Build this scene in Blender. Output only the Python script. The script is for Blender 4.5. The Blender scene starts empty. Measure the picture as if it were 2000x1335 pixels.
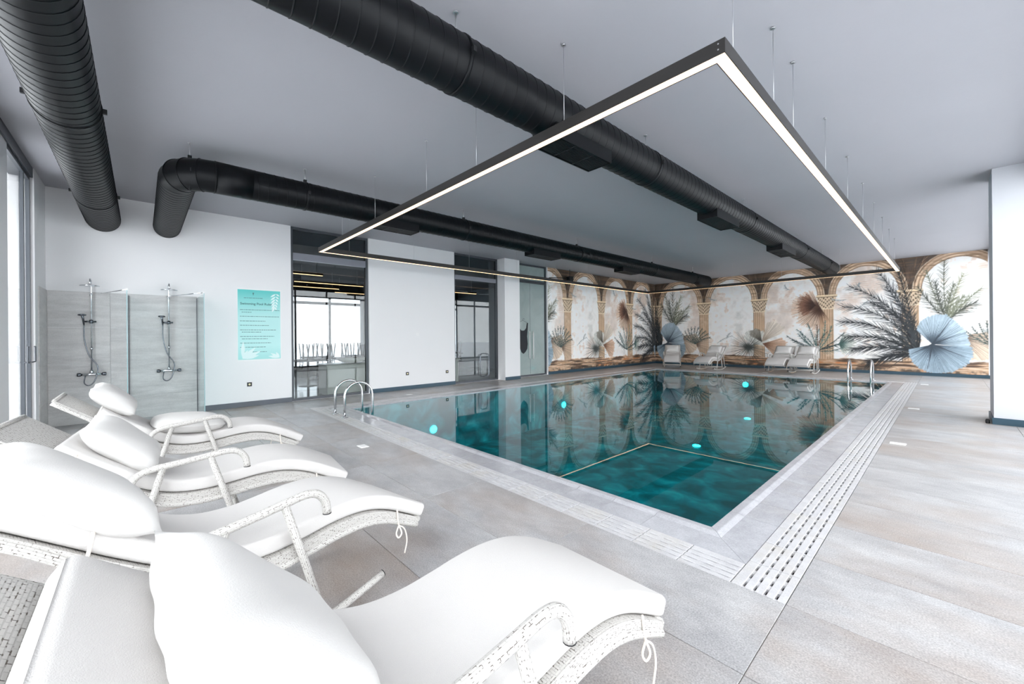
import bpy, math, random
import numpy as np
from mathutils import Vector, Matrix

random.seed(7)
rng = np.random.default_rng(11)
scene = bpy.context.scene
COL = scene.collection

# ------------------------------------------------------------------ camera
F_PX, YAW, ROLL, CY, CAM_H = 785.28, 0.8263, -0.0088, 655.6, 1.4
v = Vector((-math.sin(YAW), math.cos(YAW), 0))
r0 = Vector((math.cos(YAW), math.sin(YAW), 0))
u0 = Vector((0, 0, 1))
Rc = r0 * math.cos(ROLL) + u0 * math.sin(ROLL)
Uc = u0 * math.cos(ROLL) - r0 * math.sin(ROLL)
cam_data = bpy.data.cameras.new('camera')
cam_data.sensor_width = 36.0
cam_data.lens = F_PX * 36.0 / 2000.0
cam_data.shift_y = (CY - 667.5) / 2000.0
cam_data.clip_start = 0.02
cam_data.clip_end = 400
cam = bpy.data.objects.new('camera', cam_data)
COL.objects.link(cam)
m = Matrix.Identity(4)
for i in range(3):
    m[i][0] = Rc[i]; m[i][1] = Uc[i]; m[i][2] = -v[i]
m[0][3] = 0; m[1][3] = 0; m[2][3] = CAM_H
cam.matrix_world = m
scene.camera = cam

# ------------------------------------------------------------------ world, exposure
SKY_COL = (0.95, 0.96, 1.0, 1)
SKY_STR = 3.2
EXPOSURE = 1.05
world = bpy.data.worlds.new('overcast_sky')
scene.world = world
world.use_nodes = True
wb = world.node_tree.nodes['Background']
wb.inputs[0].default_value = SKY_COL
wb.inputs[1].default_value = SKY_STR
scene.view_settings.view_transform = 'Standard'
scene.view_settings.look = 'None'
scene.view_settings.exposure = EXPOSURE
scene.view_settings.gamma = 1
scene.view_settings.use_curve_mapping = False
scene.cycles.max_bounces = 10
scene.cycles.diffuse_bounces = 6
scene.cycles.glossy_bounces = 5
scene.cycles.transmission_bounces = 6
scene.cycles.transparent_max_bounces = 16
scene.cycles.caustics_reflective = False
scene.cycles.caustics_refractive = False
scene.cycles.sample_clamp_indirect = 6
scene.cycles.use_denoising = True

# room numbers (metres; the camera stands over the origin)
XW, XR, YF, YM, HC = -9.77, 0.87, -1.15, 18.57, 3.86
PX0, PX1, PY0, PY1 = -8.0, -1.175, 3.03, 15.3         # water edge
LIP, COP, GRT = 0.105, 0.225, 0.267                  # lip, coping slab, grate widths
OUT = LIP + COP + GRT
XL2 = -16.0                                           # far glazing of the lounge


# ------------------------------------------------------------------ materials
def srgb(c):
    if isinstance(c, str):
        c = c.lstrip('#')
        c = [int(c[i:i + 2], 16) / 255 for i in (0, 2, 4)]
    return tuple(((x / 12.92) if x <= 0.04045 else ((x + 0.055) / 1.055) ** 2.4) for x in c) + (1,)


class NT:
    def __init__(s, name):
        s.m = bpy.data.materials.new(name)
        s.m.use_nodes = True
        s.t = s.m.node_tree
        s.n = s.t.nodes
        s.b = s.n['Principled BSDF']
        s.out = s.n['Material Output']

    def add(s, typ, **kw):
        n = s.n.new(typ)
        for k, val in kw.items():
            if k.startswith('i_'):
                n.inputs[k[2:].replace('_', ' ')].default_value = val
            else:
                setattr(n, k, val)
        return n

    def link(s, a, b):
        s.t.links.new(a, b)

    def set(s, **kw):
        for k, val in kw.items():
            s.b.inputs[k.replace('_', ' ')].default_value = val


def plain(name, col, rough=0.5, metal=0.0, spec=0.5, noise=0.0, nscale=6.0, bump=0.0, bscale=60.0):
    t = NT(name)
    c = srgb(col)
    t.set(Base_Color=c, Roughness=rough, Metallic=metal)
    t.b.inputs['Specular IOR Level'].default_value = spec
    if noise:
        tc = t.add('ShaderNodeTexCoord')
        nz = t.add('ShaderNodeTexNoise', i_Scale=nscale, i_Detail=5.0)
        t.link(tc.outputs['Object'], nz.inputs['Vector'])
        mx = t.add('ShaderNodeMixRGB')
        mx.inputs[1].default_value = tuple(x * (1 - noise) for x in c[:3]) + (1,)
        mx.inputs[2].default_value = tuple(min(1, x * (1 + noise)) for x in c[:3]) + (1,)
        t.link(nz.outputs['Fac'], mx.inputs[0])
        t.link(mx.outputs[0], t.b.inputs['Base Color'])
    if bump:
        tc = t.add('ShaderNodeTexCoord')
        nz = t.add('ShaderNodeTexNoise', i_Scale=bscale, i_Detail=3.0)
        t.link(tc.outputs['Object'], nz.inputs['Vector'])
        bp = t.add('ShaderNodeBump', i_Strength=bump, i_Distance=0.01)
        t.link(nz.outputs['Fac'], bp.inputs['Height'])
        t.link(bp.outputs['Normal'], t.b.inputs['Normal'])
    return t.m


def stone(name, light, dark, patch, rough=0.4, sc=1.0, patch_lo=0.5, patch_hi=0.75, streak=(1, 1, 1), bump=0.08, spec=0.5, speck=0.25):
    """cement-look porcelain: two noise scales, warm patches, fine speckle; pattern varies from tile to tile"""
    t = NT(name)
    geo = t.add('ShaderNodeNewGeometry')
    oi = t.add('ShaderNodeObjectInfo')
    sc1 = t.add('ShaderNodeVectorMath', operation='SCALE')
    t.link(oi.outputs['Random'], sc1.inputs['Scale'])
    sc1.inputs[0].default_value = (37.0, 19.0, 11.0)
    ad = t.add('ShaderNodeVectorMath', operation='ADD')
    t.link(geo.outputs['Position'], ad.inputs[0]); t.link(sc1.outputs[0], ad.inputs[1])
    mp = t.add('ShaderNodeMapping')
    mp.inputs['Scale'].default_value = streak
    t.link(ad.outputs[0], mp.inputs['Vector'])
    n1 = t.add('ShaderNodeTexNoise', i_Scale=2.6 * sc, i_Detail=10.0, i_Roughness=0.74)
    n2 = t.add('ShaderNodeTexNoise', i_Scale=0.9 * sc, i_Detail=6.0, i_Roughness=0.6)
    n3 = t.add('ShaderNodeTexNoise', i_Scale=130.0, i_Detail=2.0)
    for n in (n1, n2):
        t.link(mp.outputs[0], n.inputs['Vector'])
    t.link(geo.outputs['Position'], n3.inputs['Vector'])
    mr = t.add('ShaderNodeMapRange'); mr.inputs[1].default_value = 0.35; mr.inputs[2].default_value = 0.68
    t.link(n1.outputs['Fac'], mr.inputs[0])
    mx = t.add('ShaderNodeMixRGB')
    mx.inputs[1].default_value = srgb(dark); mx.inputs[2].default_value = srgb(light)
    t.link(mr.outputs[0], mx.inputs[0])
    mr2 = t.add('ShaderNodeMapRange'); mr2.inputs[1].default_value = patch_lo; mr2.inputs[2].default_value = patch_hi; mr2.inputs[4].default_value = 0.75
    t.link(n2.outputs['Fac'], mr2.inputs[0])
    mx2 = t.add('ShaderNodeMixRGB')
    mx2.inputs[2].default_value = srgb(patch)
    t.link(mr2.outputs[0], mx2.inputs[0]); t.link(mx.outputs[0], mx2.inputs[1])
    mx3 = t.add('ShaderNodeMixRGB', blend_type='OVERLAY'); mx3.inputs[0].default_value = speck
    t.link(mx2.outputs[0], mx3.inputs[1]); t.link(n3.outputs['Fac'], mx3.inputs[2])
    t.link(mx3.outputs[0], t.b.inputs['Base Color'])
    t.set(Roughness=rough)
    t.b.inputs['Specular IOR Level'].default_value = spec
    bp = t.add('ShaderNodeBump', i_Strength=bump, i_Distance=0.004)
    t.link(n3.outputs['Fac'], bp.inputs['Height'])
    t.link(bp.outputs['Normal'], t.b.inputs['Normal'])
    return t.m


def glass_mat(name, tint=(1, 1, 1), refl=1.0, rough=0.0):
    t = NT(name)
    tr = t.add('ShaderNodeBsdfTransparent'); tr.inputs[0].default_value = (*tint, 1)
    gl = t.add('ShaderNodeBsdfGlossy'); gl.inputs['Roughness'].default_value = rough
    gl.inputs[0].default_value = (refl, refl, refl, 1)
    fr = t.add('ShaderNodeFresnel'); fr.inputs[0].default_value = 1.5
    geo = t.add('ShaderNodeNewGeometry')
    ms = t.add('ShaderNodeMixShader')
    t.link(fr.outputs[0], ms.inputs[0]); t.link(tr.outputs[0], ms.inputs[1]); t.link(gl.outputs[0], ms.inputs[2])
    t.link(ms.outputs[0], t.out.inputs['Surface'])
    # both faces of a pane count as entering glass
    inv = t.add('ShaderNodeMath', operation='MULTIPLY_ADD')
    inv.inputs[1].default_value = (1 / 1.5 - 1.5); inv.inputs[2].default_value = 1.5
    t.link(geo.outputs['Backfacing'], inv.inputs[0])
    t.link(inv.outputs[0], fr.inputs[0])
    return t.m


def emit_mat(name, col, strength):
    t = NT(name)
    t.set(Base_Color=(1, 1, 1, 1))
    t.b.inputs['Emission Color'].default_value = srgb(col)
    t.b.inputs['Emission Strength'].default_value = strength
    return t.m


def wicker_mat(name, bw, rh, mort, col, gap):
    t = NT(name)
    uv = t.add('ShaderNodeUVMap')
    br = t.add('ShaderNodeTexBrick')
    br.inputs['Color1'].default_value = srgb(col)
    br.inputs['Color2'].default_value = tuple(x * 0.94 for x in srgb(col)[:3]) + (1,)
    br.inputs['Mortar'].default_value = tuple(x * 0.80 for x in srgb(col)[:3]) + (1,)
    br.inputs['Scale'].default_value = 1.0
    br.inputs['Mortar Size'].default_value = mort
    br.inputs['Mortar Smooth'].default_value = 0.3
    br.inputs['Brick Width'].default_value = bw
    br.inputs['Row Height'].default_value = rh
    t.link(uv.outputs[0], br.inputs['Vector'])
    nz = t.add('ShaderNodeTexNoise', i_Scale=75.0, i_Detail=1.0)
    t.link(uv.outputs[0], nz.inputs['Vector'])
    gt = t.add('ShaderNodeMapRange'); gt.inputs[1].default_value = 0.53; gt.inputs[2].default_value = 0.62
    t.link(nz.outputs['Fac'], gt.inputs[0])
    ml = t.add('ShaderNodeMath', operation='MULTIPLY')
    t.link(gt.outputs[0], ml.inputs[0]); t.link(br.outputs['Fac'], ml.inputs[1])
    mg = t.add('ShaderNodeMixRGB'); mg.inputs[2].default_value = srgb(gap)
    t.link(ml.outputs[0], mg.inputs[0]); t.link(br.outputs['Color'], mg.inputs[1])
    t.link(mg.outputs[0], t.b.inputs['Base Color'])
    bp = t.add('ShaderNodeBump', i_Strength=0.6, i_Distance=0.002); bp.invert = True
    t.link(br.outputs['Fac'], bp.inputs['Height']); t.link(bp.outputs['Normal'], t.b.inputs['Normal'])
    t.set(Roughness=0.55)
    return t.m


M = {}
M['paint'] = plain('white_wall_paint', '#ededee', 0.7, noise=0.015, nscale=1.5, bump=0.03, bscale=90)
M['ceiling'] = plain('grey_ceiling_plaster', '#acacb2', 0.62, noise=0.05, nscale=0.7, bump=0.06, bscale=25)
M['deck'] = stone('deck_tile', '#bdbcbd', '#9b9a9c', '#9a887a', rough=0.34, patch_lo=0.44, patch_hi=0.72, streak=(0.75, 1.3, 1), speck=0.6)
M['coping'] = stone('coping_tile', '#c0c0c5', '#a9a9ae', '#b0aca9', rough=0.16, sc=1.4, patch_lo=0.55, patch_hi=0.8)
M['grate'] = stone('grate_ceramic', '#cfced0', '#bdbcbf', '#c2bdb6', rough=0.3, sc=3)
M['shower'] = stone('shower_tile', '#d6d4d3', '#b4b2b2', '#c6c3c1', rough=0.3, streak=(1.0, 0.55, 3.5), bump=0.03)
M['pier'] = plain('pale_column_paint', '#cfd1d6', 0.7)
M['grout'] = plain('grout', '#8b8580', 0.9)
M['substrate'] = plain('dark_substrate', '#55504c', 0.9)
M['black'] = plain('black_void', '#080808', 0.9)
M['frame'] = plain('anthracite_aluminium', '#4d5157', 0.4, metal=0.3)
M['steel_band'] = plain('light_steel_band', '#8e9099', 0.35, metal=0.3)
M['skirt'] = plain('slate_blue_skirting', '#2c4a5a', 0.35)
M['skirt_grey'] = plain('grey_skirting', '#5d626a', 0.4)
M['duct'] = plain('black_duct_paint', '#0d0f12', 0.4, metal=0.0, spec=0.17, noise=0.12, nscale=3)
M['grille'] = plain('black_grille', '#121316', 0.5)
M['led_body'] = plain('black_light_profile', '#2e2c2b', 0.45, metal=0.2)
M['led'] = emit_mat('warm_led_diffuser', '#ffcf98', 1.3)
M['led_far'] = emit_mat('warm_led_bar', '#ffc98c', 1.8)
M['wire'] = plain('steel_wire', '#c9cacc', 0.3, metal=0.8)
M['chrome'] = plain('chrome', '#dcdee2', 0.06, metal=1.0)
M['steel'] = plain('polished_stainless', '#d4d6d8', 0.1, metal=1.0)
M['darkmetal'] = plain('dark_chrome', '#6d7178', 0.2, metal=0.9)
M['fabric'] = plain('cream_canvas', '#d0cdcb', 0.85, bump=0.25, bscale=420)
M['pillow'] = plain('white_canvas', '#d4d2d0', 0.85, bump=0.15, bscale=300)
M['tie'] = plain('cotton_tie', '#e9e0d6', 0.9)
M['tube'] = wicker_mat('wrapped_wicker', 0.022, 0.0080, 0.0012, '#cbc8c4', '#5a514a')
M['weave'] = wicker_mat('woven_wicker', 0.022, 0.0090, 0.0014, '#cbc8c4', '#5a514a')
M['cap'] = plain('black_rubber_cap', '#1b1b1d', 0.6)
M['wood'] = plain('orange_wood_strip', '#c98f4f', 0.6)
M['glass'] = glass_mat('clear_glass', (0.97, 0.985, 0.98))
M['door_glass'] = glass_mat('tinted_door_glass', (0.74, 0.77, 0.775))
M['solar_glass'] = glass_mat('solar_control_glass', (0.66, 0.68, 0.69))
M['screen'] = glass_mat('greenish_screen_glass', (0.86, 0.94, 0.94))
M['glass_edge'] = plain('glass_edge', '#8fb3b8', 0.2)
M['socket'] = plain('black_socket_plate', '#232326', 0.4)
M['socket_in'] = plain('socket_insert', '#e7dfb4', 0.4)
M['white'] = plain('white_plastic', '#f1f1f1', 0.4)
M['concrete'] = plain('terrace_concrete', '#e4e5e7', 0.8, noise=0.05, nscale=2)
M['dark_ceiling'] = plain('lounge_ceiling', '#3c3f45', 0.7)
M['lounge_floor'] = plain('lounge_floor', '#b4b6b6', 0.12, noise=0.05)
M['lounge_wall'] = plain('lounge_wall', '#747a80', 0.7)
M['chair'] = plain('dark_chair', '#2b2c30', 0.5)
M['table'] = plain('table_top', '#5d5f63', 0.4)
M['counter'] = plain('white_counter', '#deded4', 0.3)
M['frost'] = None
M['ink'] = plain('dark_teal_ink', '#1f4d52', 0.7)
M['ink_light'] = plain('grey_teal_ink', '#5c8789', 0.7)
M['leaf_print'] = plain('pale_leaf_print', '#e2f6f5', 0.7)
M['swim'] = plain('black_swimsuit_print', '#23262c', 0.7)


def frost_mat():
    t = NT('frosted_green_glass')
    geo = t.add('ShaderNodeNewGeometry')
    nz = t.add('ShaderNodeTexNoise', i_Scale=1.2, i_Detail=6.0, i_Distortion=1.2)
    t.link(geo.outputs['Position'], nz.inputs['Vector'])
    mx = t.add('ShaderNodeMixRGB')
    mx.inputs[1].default_value = srgb('#8d9c9b'); mx.inputs[2].default_value = srgb('#b6c3c1')
    t.link(nz.outputs['Fac'], mx.inputs[0]); t.link(mx.outputs[0], t.b.inputs['Base Color'])
    t.set(Roughness=0.06)
    t.b.inputs['Specular IOR Level'].default_value = 0.6
    return t.m


M['frost'] = frost_mat()


def basin_mat():
    t = NT('green_marble_mosaic')
    geo = t.add('ShaderNodeNewGeometry')
    n1 = t.add('ShaderNodeTexNoise', i_Scale=2.4, i_Detail=5.0, i_Distortion=0.6)
    t.link(geo.outputs['Position'], n1.inputs['Vector'])
    cr = t.add('ShaderNodeValToRGB')
    e = cr.color_ramp.elements
    e[0].position = 0.38; e[0].color = srgb('#044b54')
    e[1].position = 0.74; e[1].color = srgb('#35adb4')
    x = e.new(0.55); x.color = srgb('#0a7782')
    t.link(n1.outputs['Fac'], cr.inputs[0])
    t.link(cr.outputs[0], t.b.inputs['Base Color'])
    t.set(Roughness=0.5)
    return t.m


M['basin'] = basin_mat()


def water_mat():
    t = NT('pool_water')
    tr = t.add('ShaderNodeBsdfTransparent'); tr.inputs[0].default_value = (0.42, 0.97, 0.98, 1)
    gl = t.add('ShaderNodeBsdfGlossy'); gl.inputs['Roughness'].default_value = 0.0
    gl.inputs[0].default_value = (1, 1, 1, 1)
    fr = t.add('ShaderNodeFresnel'); fr.inputs[0].default_value = 1.33
    geo = t.add('ShaderNodeNewGeometry')
    inv = t.add('ShaderNodeMath', operation='MULTIPLY_ADD')
    inv.inputs[1].default_value = (1 / 1.34 - 1.34); inv.inputs[2].default_value = 1.34
    t.link(geo.outputs['Backfacing'], inv.inputs[0]); t.link(inv.outputs[0], fr.inputs[0])
    nz = t.add('ShaderNodeTexNoise', i_Scale=1.6, i_Detail=3.0)
    t.link(geo.outputs['Position'], nz.inputs['Vector'])
    bp = t.add('ShaderNodeBump', i_Strength=0.012, i_Distance=0.02)
    t.link(nz.outputs['Fac'], bp.inputs['Height'])
    t.link(bp.outputs['Normal'], gl.inputs['Normal'])
    ms = t.add('ShaderNodeMixShader')
    t.link(fr.outputs[0], ms.inputs[0]); t.link(tr.outputs[0], ms.inputs[1]); t.link(gl.outputs[0], ms.inputs[2])
    t.link(ms.outputs[0], t.out.inputs['Surface'])
    return t.m


M['water'] = water_mat()
M['pool_lamp'] = emit_mat('underwater_lamp', '#18f6ff', 10.0)

# ------------------------------------------------------------------ mesh helpers
class MB:
    def __init__(s):
        s.v = []; s.f = []; s.uv = []; s.sm = []; s.mi = []

    def face(s, idx, uv=None, smooth=False, mi=0):
        s.f.append(tuple(idx)); s.uv.append(uv or [(0, 0)] * len(idx)); s.sm.append(smooth); s.mi.append(mi)

    def box(s, x0, x1, y0, y1, z0, z1, mi=0):
        b = len(s.v)
        s.v += [(x, y, z) for z in (z0, z1) for y in (y0, y1) for x in (x0, x1)]
        for q in ((0, 2, 3, 1), (4, 5, 7, 6), (0, 1, 5, 4), (2, 6, 7, 3), (0, 4, 6, 2), (1, 3, 7, 5)):
            s.face([b + i for i in q], mi=mi)
        return s

    def cbox(s, x0, x1, y0, y1, z0, z1, c=0.004):
        """box with a chamfered upper edge (z up)"""
        b = len(s.v)
        s.v += [(x0, y0, z0), (x1, y0, z0), (x1, y1, z0), (x0, y1, z0),
                (x0, y0, z1 - c), (x1, y0, z1 - c), (x1, y1, z1 - c), (x0, y1, z1 - c),
                (x0 + c, y0 + c, z1), (x1 - c, y0 + c, z1), (x1 - c, y1 - c, z1), (x0 + c, y1 - c, z1)]
        s.face([b + i for i in (0, 3, 2, 1)])
        for k in range(4):
            j = (k + 1) % 4
            s.face([b + k, b + j, b + 4 + j, b + 4 + k])
            s.face([b + 4 + k, b + 4 + j, b + 8 + j, b + 8 + k])
        s.face([b + 8, b + 9, b + 10, b + 11])
        return s

    def obox(s, c, ax, ay, az, hx, hy, hz, mi=0):
        c, ax, ay, az = map(Vector, (c, ax, ay, az))
        b = len(s.v)
        for k in (-1, 1):
            for j in (-1, 1):
                for i in (-1, 1):
                    s.v.append(tuple(c + ax * hx * i + ay * hy * j + az * hz * k))
        for q in ((0, 2, 3, 1), (4, 5, 7, 6), (0, 1, 5, 4), (2, 6, 7, 3), (0, 4, 6, 2), (1, 3, 7, 5)):
            s.face([b + i for i in q], mi=mi)
        return s

    def tube(s, pts, rad, n=10, cap=True, closed=False):
        pts = [Vector(p) for p in pts]
        N = len(pts)
        rads = rad if isinstance(rad, (list, tuple)) else [rad] * N
        tang = []
        for i in range(N):
            if closed:
                t = pts[(i + 1) % N] - pts[i - 1]
            else:
                t = pts[min(i + 1, N - 1)] - pts[max(i - 1, 0)]
            tang.append(t.normalized())
        ref = Vector((0, 0, 1)) if abs(tang[0].z) < 0.9 else Vector((1, 0, 0))
        nrm = (ref - tang[0] * ref.dot(tang[0])).normalized()
        b = len(s.v); L = 0; Ls = []
        for i in range(N):
            if i:
                L += (pts[i] - pts[i - 1]).length
                nrm = (nrm - tang[i] * nrm.dot(tang[i])).normalized()
            Ls.append(L)
            bi = tang[i].cross(nrm)
            for k in range(n):
                a = 2 * math.pi * k / n
                s.v.append(tuple(pts[i] + (nrm * math.cos(a) + bi * math.sin(a)) * rads[i]))
        seg = N if closed else N - 1
        for i in range(seg):
            j = (i + 1) % N
            La, Lb = Ls[i], (Ls[j] if j else Ls[i] + (pts[0] - pts[i]).length)
            for k in range(n):
                k2 = (k + 1) % n
                va, vb = k / n * 2 * math.pi * rads[i], (k + 1) / n * 2 * math.pi * rads[i]
                s.face((b + i * n + k, b + i * n + k2, b + j * n + k2, b + j * n + k),
                       [(La, va), (La, vb), (Lb, vb), (Lb, va)], True)
        if cap and not closed:
            s.face([b + k for k in range(n)][::-1])
            s.face([b + (N - 1) * n + k for k in range(n)])
        return s

    def lathe(s, prof, c=(0, 0, 0), n=24, axis='Z'):
        b = len(s.v); c = Vector(c)
        for (r, h) in prof:
            for k in range(n):
                a = 2 * math.pi * k / n
                p = {'Z': (r * math.cos(a), r * math.sin(a), h), 'X': (h, r * math.cos(a), r * math.sin(a)), 'Y': (r * math.sin(a), h, r * math.cos(a))}[axis]
                s.v.append(tuple(c + Vector(p)))
        for i in range(len(prof) - 1):
            for k in range(n):
                k2 = (k + 1) % n
                s.face((b + i * n + k, b + i * n + k2, b + (i + 1) * n + k2, b + (i + 1) * n + k), None, True)
        s.face([b + k for k in range(n)][::-1])
        s.face([b + (len(prof) - 1) * n + k for k in range(n)])
        return s

    def prism(s, poly, fn, h0, h1):
        """polygon in 2D mapped by fn(a,b,h)"""
        b = len(s.v); n = len(poly)
        for h in (h0, h1):
            s.v += [tuple(fn(p[0], p[1], h)) for p in poly]
        s.face([b + k for k in range(n)][::-1]); s.face([b + n + k for k in range(n)])
        for k in range(n):
            j = (k + 1) % n
            s.face((b + k, b + j, b + n + j, b + n + k))
        return s

    def mesh(s, name, mats):
        me = bpy.data.meshes.new(name)
        me.from_pydata(s.v, [], s.f)
        if not isinstance(mats, (list, tuple)):
            mats = [mats]
        for mm in mats:
            me.materials.append(mm)
        uvl = me.uv_layers.new(name='UVMap')
        flat = [c for f in s.uv for p in f for c in p]
        uvl.data.foreach_set('uv', flat)
        me.polygons.foreach_set('use_smooth', s.sm)
        me.polygons.foreach_set('material_index', s.mi)
        me.update()
        return me

    def obj(s, name, mat, parent=None):
        return mk(name, s.mesh(name, mat), parent)


def mk(name, me, parent=None, loc=None, rz=0):
    o = bpy.data.objects.new(name, me)
    COL.objects.link(o)
    if parent is not None:
        o.parent = parent
    if loc is not None:
        o.location = loc
    if rz:
        o.rotation_euler = (0, 0, rz)
    return o


def tag(o, label, cat, group=None):
    o['label'] = label; o['category'] = cat
    if group:
        o['group'] = group
    return o


def empty(name, loc=(0, 0, 0), rz=0):
    o = bpy.data.objects.new(name, None)
    o.empty_display_size = 0.1
    COL.objects.link(o)
    o.location = loc; o.rotation_euler = (0, 0, rz)
    return o


def struct(o):
    o['kind'] = 'structure'
    return o


def copy_tree(o, parent=None):
    c = o.copy(); COL.objects.link(c)
    if parent is not None:
        c.parent = parent
    for ch in list(o.children):
        copy_tree(ch, c)
    return c


def fillet(pts, r=0.05, n=6):
    """round the corners of a polyline"""
    pts = [Vector(p) for p in pts]
    out = [pts[0]]
    for i in range(1, len(pts) - 1):
        a, b, c = pts[i - 1], pts[i], pts[i + 1]
        d1, d2 = (a - b), (c - b)
        k = min(r, d1.length * 0.49, d2.length * 0.49)
        p1, p2 = b + d1.normalized() * k, b + d2.normalized() * k
        for q in range(n + 1):
            t = q / n
            out.append(p1 * (1 - t) ** 2 + b * 2 * t * (1 - t) + p2 * t * t)
    out.append(pts[-1])
    return out


def catmull(pts, n=6):
    P = [Vector(p) for p in pts]
    P = [P[0] * 2 - P[1]] + P + [P[-1] * 2 - P[-2]]
    out = []
    for i in range(1, len(P) - 2):
        for k in range(n):
            t = k / n
            a, b, c, d = P[i - 1], P[i], P[i + 1], P[i + 2]
            out.append(0.5 * ((2 * b) + (c - a) * t + (2 * a - 5 * b + 4 * c - d) * t * t + (3 * b - a - 3 * c + d) * t ** 3))
    out.append(P[-2])
    return out


# ------------------------------------------------------------------ floor and its tiles
GX0, GY0, TW, TD = -0.578, 2.44, 1.25, 0.63
OX0, OX1, OY0, OY1 = PX0 - OUT, PX1 + OUT, PY0 - OUT + 0.007, PY1 + OUT
floor = struct(empty('floor'))
fb = MB()
for (x0, x1, y0, y1) in ((XW, XR, YF, OY0), (XW, XR, OY1, YM), (XW, OX0, OY0, OY1), (OX1, XR, OY0, OY1)):
    fb.box(x0, x1, y0, y1, -0.25, -0.006)
fb.obj('floor_bed', M['grout'], floor)
tile_cache = {}


def floor_tile(x0, x1, y0, y1):
    g = 0.0018
    w, d = round(x1 - x0 - 2 * g, 3), round(y1 - y0 - 2 * g, 3)
    if w < 0.02 or d < 0.02:
        return
    if (w, d) not in tile_cache:
        tile_cache[(w, d)] = MB().cbox(0, w, 0, d, -0.0062, 0.0, 0.0012).mesh('floor_tile', M['deck'])
    mk('floor_tile', tile_cache[(w, d)], floor, (x0 + g, y0 + g, 0))


i0, i1 = math.floor((XW - GX0) / TW), math.ceil((XR - GX0) / TW)
j0, j1 = math.floor((YF - GY0) / TD), math.ceil((YM - GY0) / TD)
for i in range(i0, i1):
    for j in range(j0, j1):
        x0, x1 = max(GX0 + i * TW, XW), min(GX0 + (i + 1) * TW, XR)
        y0, y1 = max(GY0 + j * TD, YF), min(GY0 + (j + 1) * TD, YM)
        if x1 - x0 < 0.02 or y1 - y0 < 0.02:
            continue
        # cut the pool surround out of the tile
        if x1 <= OX0 + 1e-4 or x0 >= OX1 - 1e-4 or y1 <= OY0 + 1e-4 or y0 >= OY1 - 1e-4:
            floor_tile(x0, x1, y0, y1); continue
        cx0, cx1 = max(x0, OX0), min(x1, OX1)
        if y0 < OY0:
            floor_tile(x0, x1, y0, OY0)
        if y1 > OY1:
            floor_tile(x0, x1, OY1, y1)
        yy0, yy1 = max(y0, OY0), min(y1, OY1)
        if x0 < OX0:
            floor_tile(x0, OX0, yy0, yy1)
        if x1 > OX1:
            floor_tile(OX1, x1, yy0, yy1)

# outside ground
struct(MB().box(-60, 60, -60, YF - 0.25, -0.3, -0.06).obj('trim_1', M['concrete']))
struct(MB().box(XR + 0.25, 60, YF - 0.25, 60, -0.3, -0.06).obj('trim_2', M['concrete']))
struct(MB().box(-60, XL2 - 0.15, YF - 0.25, 60, -0.3, -0.06).obj('trim_3', M['concrete']))

# ------------------------------------------------------------------ ceiling
struct(MB().box(XW - 0.2, XR + 0.25, YF - 0.25, YM + 0.2, HC, HC + 0.25).obj('ceiling', M['ceiling']))

# ------------------------------------------------------------------ mural painting (colours of the printed wallpaper)
PER, RES = 8.78, 0.008
NTX, NZX = int(PER / RES), int(HC / RES) + 2
cv = np.zeros((NZX, NTX, 3))
tt = (np.arange(NTX) + 0.5) * RES
zz = (np.arange(NZX) + 0.5) * RES


def vnoise(nx, ny, seed):
    r = np.random.default_rng(seed)
    g = r.random((ny + 1, nx))
    g = np.concatenate([g, g[:, :1]], 1)
    xs = np.linspace(0, nx, NTX, endpoint=False); ys = np.linspace(0, ny, NZX, endpoint=False)
    xi, yi = xs.astype(int), ys.astype(int)
    fx, fy = xs - xi, ys - yi
    fx = fx * fx * (3 - 2 * fx); fy = fy * fy * (3 - 2 * fy)
    a = g[np.ix_(yi, xi)] * (1 - fx) + g[np.ix_(yi, xi + 1)] * fx
    b = g[np.ix_(yi + 1, xi)] * (1 - fx) + g[np.ix_(yi + 1, xi + 1)] * fx
    return a * (1 - fy[:, None]) + b * fy[:, None]


def fbm(nx, ny, seed, oc=5):
    o = 0; w = 0
    for k in range(oc):
        o = o + vnoise(nx * 2 ** k, ny * 2 ** k, seed + k) * 0.6 ** k; w += 0.6 ** k
    return o / w


def hexc(c):
    c = c.lstrip('#'); return np.array([int(c[i:i + 2], 16) / 255 for i in (0, 2, 4)])


def ss(x, a, b):
    q = np.clip((x - a) / (b - a), 0, 1); return q * q * (3 - 2 * q)


def over(mask, col):
    global cv
    cv = cv * (1 - mask[..., None]) + np.asarray(col) * mask[..., None]


na, nb, nc = fbm(9, 4, 1), fbm(14, 6, 20), fbm(40, 16, 40, 4)
nst = fbm(12, 90, 60, 4)
cv[:] = hexc('#f8f5f2')
over(ss(na, 0.5, 0.72) * 0.6, hexc('#dcc8ba'))
over(ss(nb, 0.55, 0.75) * 0.6, hexc('#cfcfcb'))
over(ss(1 - nb, 0.55, 0.72) * 0.7, hexc('#f8f6f4'))
over(ss(nc, 0.6, 0.8) * 0.45, hexc('#b79a86'))
Tg, Zg = np.meshgrid(tt, zz)
PIT = PER / 4
tl = (Tg - 0.15 + PIT / 2) % PIT - PIT / 2           # distance from nearest pilaster
tb = PIT / 2 - np.abs(tl)                              # distance from arch axis
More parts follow.
